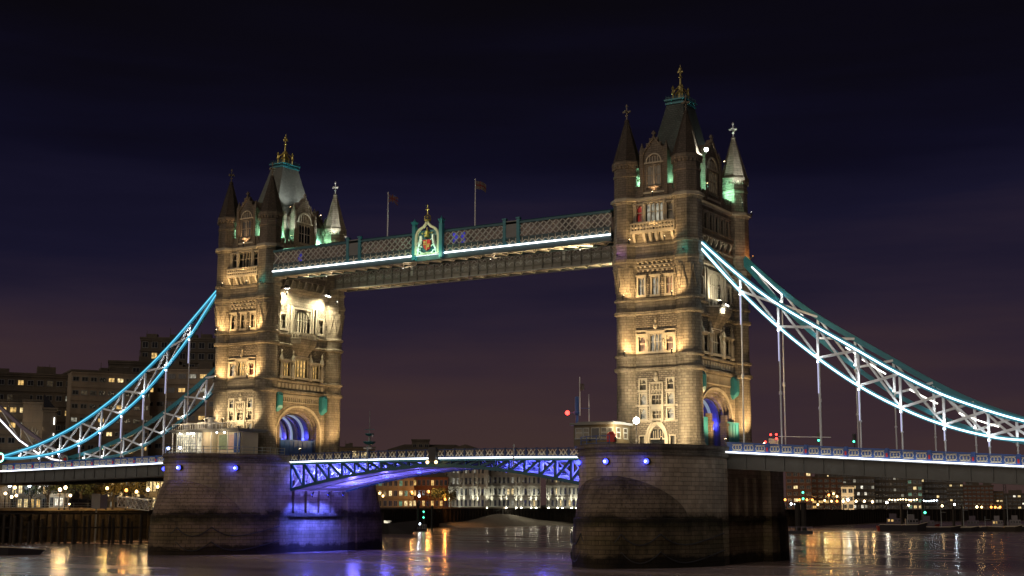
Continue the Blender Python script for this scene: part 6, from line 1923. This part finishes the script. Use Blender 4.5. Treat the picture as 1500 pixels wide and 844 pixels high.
# moored boats on the right
def boat(px, dist, ln, hgt, label, hull='hull_dark', cab=None, lit=False, mast=0, name='moored_boat', rot=0, trim='cream_paint'):
    p, rz = facing(px, dist)
    t = thing(name, label, 'boat', (p.x, p.y, 0), rz + rot, 'boats moored on the right')
    mb = MB(); w = ln * .13
    mb.loft([[(-ln / 2, -w * .7, -.3), (-ln / 2, w * .7, -.3), (-ln / 2 - .3, w, hgt), (-ln / 2 - .3, -w, hgt)], [(-ln * .1, -w * .8, -.3), (-ln * .1, w * .8, -.3), (-ln * .1, w * 1.1, hgt * .8), (-ln * .1, -w * 1.1, hgt * .8)],
             [(ln * .3, -w * .7, -.3), (ln * .3, w * .7, -.3), (ln * .3, w, hgt), (ln * .3, -w, hgt)], [(ln * .46, -.1, -.3), (ln * .46, .1, -.3), (ln * .52, .1, hgt * 1.35), (ln * .52, -.1, hgt * 1.35)]])
    mb.build('hull', hull, t)
    mb = MB(); mb.beam((-ln / 2, -w * 1.02, hgt), (ln * .3, -w * 1.02, hgt), .12, .14); mb.beam((ln * .3, -w, hgt), (ln * .52, -.1, hgt * 1.35), .12, .14); mb.build('gunwale', trim, t)
    if cab:
        mb = MB(); mb.box(-ln * .36, -ln * .05, -w * .75, w * .75, hgt * .7, hgt + 2.1); mb.box(-ln * .3, -ln * .14, -w * .55, w * .55, hgt + 2.1, hgt + 3.6); c = mb.build('cabin', cab, t)
        for k in range(4):
            x = -ln * .33 + k * ln * .075; mb = MB(); mb.box(x, x + ln * .045, -w * .75 - .05, -w * .75 - .02, hgt + 1.0, hgt + 1.7); mb.build('window', 'win_warm' if lit and k < 2 else 'dark_glass', c)
    if mast:
        mb = MB(); mb.lathe([(.14, hgt), (.07, mast)], 6, (ln * .1, 0)); mb.beam((ln * .1, 0, mast * .8), (ln * .1 + 1.6, 0, mast * .8), .08); mb.build('mast', 'grey_paint', t)
    return t


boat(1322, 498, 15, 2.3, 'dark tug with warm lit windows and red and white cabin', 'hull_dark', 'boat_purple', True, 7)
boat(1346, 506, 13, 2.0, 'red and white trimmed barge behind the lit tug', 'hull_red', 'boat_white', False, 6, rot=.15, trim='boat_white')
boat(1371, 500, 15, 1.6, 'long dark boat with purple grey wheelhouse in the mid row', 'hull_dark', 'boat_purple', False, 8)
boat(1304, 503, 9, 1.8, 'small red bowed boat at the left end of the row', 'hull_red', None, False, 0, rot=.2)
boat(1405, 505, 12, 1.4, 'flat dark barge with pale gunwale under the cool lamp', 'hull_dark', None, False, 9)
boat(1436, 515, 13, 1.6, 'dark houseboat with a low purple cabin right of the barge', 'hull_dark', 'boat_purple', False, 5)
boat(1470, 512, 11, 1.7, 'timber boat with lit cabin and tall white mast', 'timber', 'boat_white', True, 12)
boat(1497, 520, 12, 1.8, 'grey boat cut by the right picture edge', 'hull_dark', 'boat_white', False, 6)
for k, (px, y0) in enumerate(((1320, 738), (1351, 733), (1396, 744), (1409, 742), (1471, 748))):
    p = at(px, 739, 528); t = thing('mooring_pile', ('tall dark pile behind the lit tug', 'tallest dark pile near the long boat', 'dark pile left of the flat barge', 'dark pile above the flat barge', 'pale pile behind the boat with tall mast')[k], 'mooring pile', (p.x, p.y, -1), 0, 'mooring piles behind the boats')
    hh = at(px, y0, 528).z + 1; mb = MB(); mb.lathe([(.5, -1), (.42, hh), (.1, hh + .4)], 8); mb.build('shaft', 'timber_dark', t)
pg = at(1355, 751, 527)
t = thing('navigation_light', 'teal green navigation light above the moored boats', 'navigation light', (pg.x, pg.y, 0))
mb = MB(); mb.lathe([(.15, -1), (.12, pg.z - .3)], 8); mb.build('post', 'iron', t)
mb = MB(); mb.ball((0, 0, pg.z), .42, 8, 6); mb.build('lens', 'lamp_green', t)
for px, py, nm in ((1251, 696, 'red aviation light on the crane beside the glass office'), (1471, 703, 'faint red crane light at the far right')):
    p = at(px, py, 640 if px < 1400 else 800); t = thing('crane_mast', nm, 'crane', (p.x, p.y, 7))
    mb = MB(); h_ = p.z - 7
    for a_ in (-.6, .6):
        for b2 in (-.6, .6): mb.beam((a_, b2, 0), (a_, b2, h_), .14)
    for z in range(0, int(h_) - 1, 2): mb.beam((-.6, -.6, z), (.6, -.6, z + 2), .1); mb.beam((.6, -.6, z), (-.6, -.6, z + 2), .1)
    mb.build('lattice_mast', 'iron', t)
    mb = MB(); mb.ball((0, -.7, h_), .4 if px < 1400 else .25, 8, 6); mb.build('red_light', 'lamp_red', t)
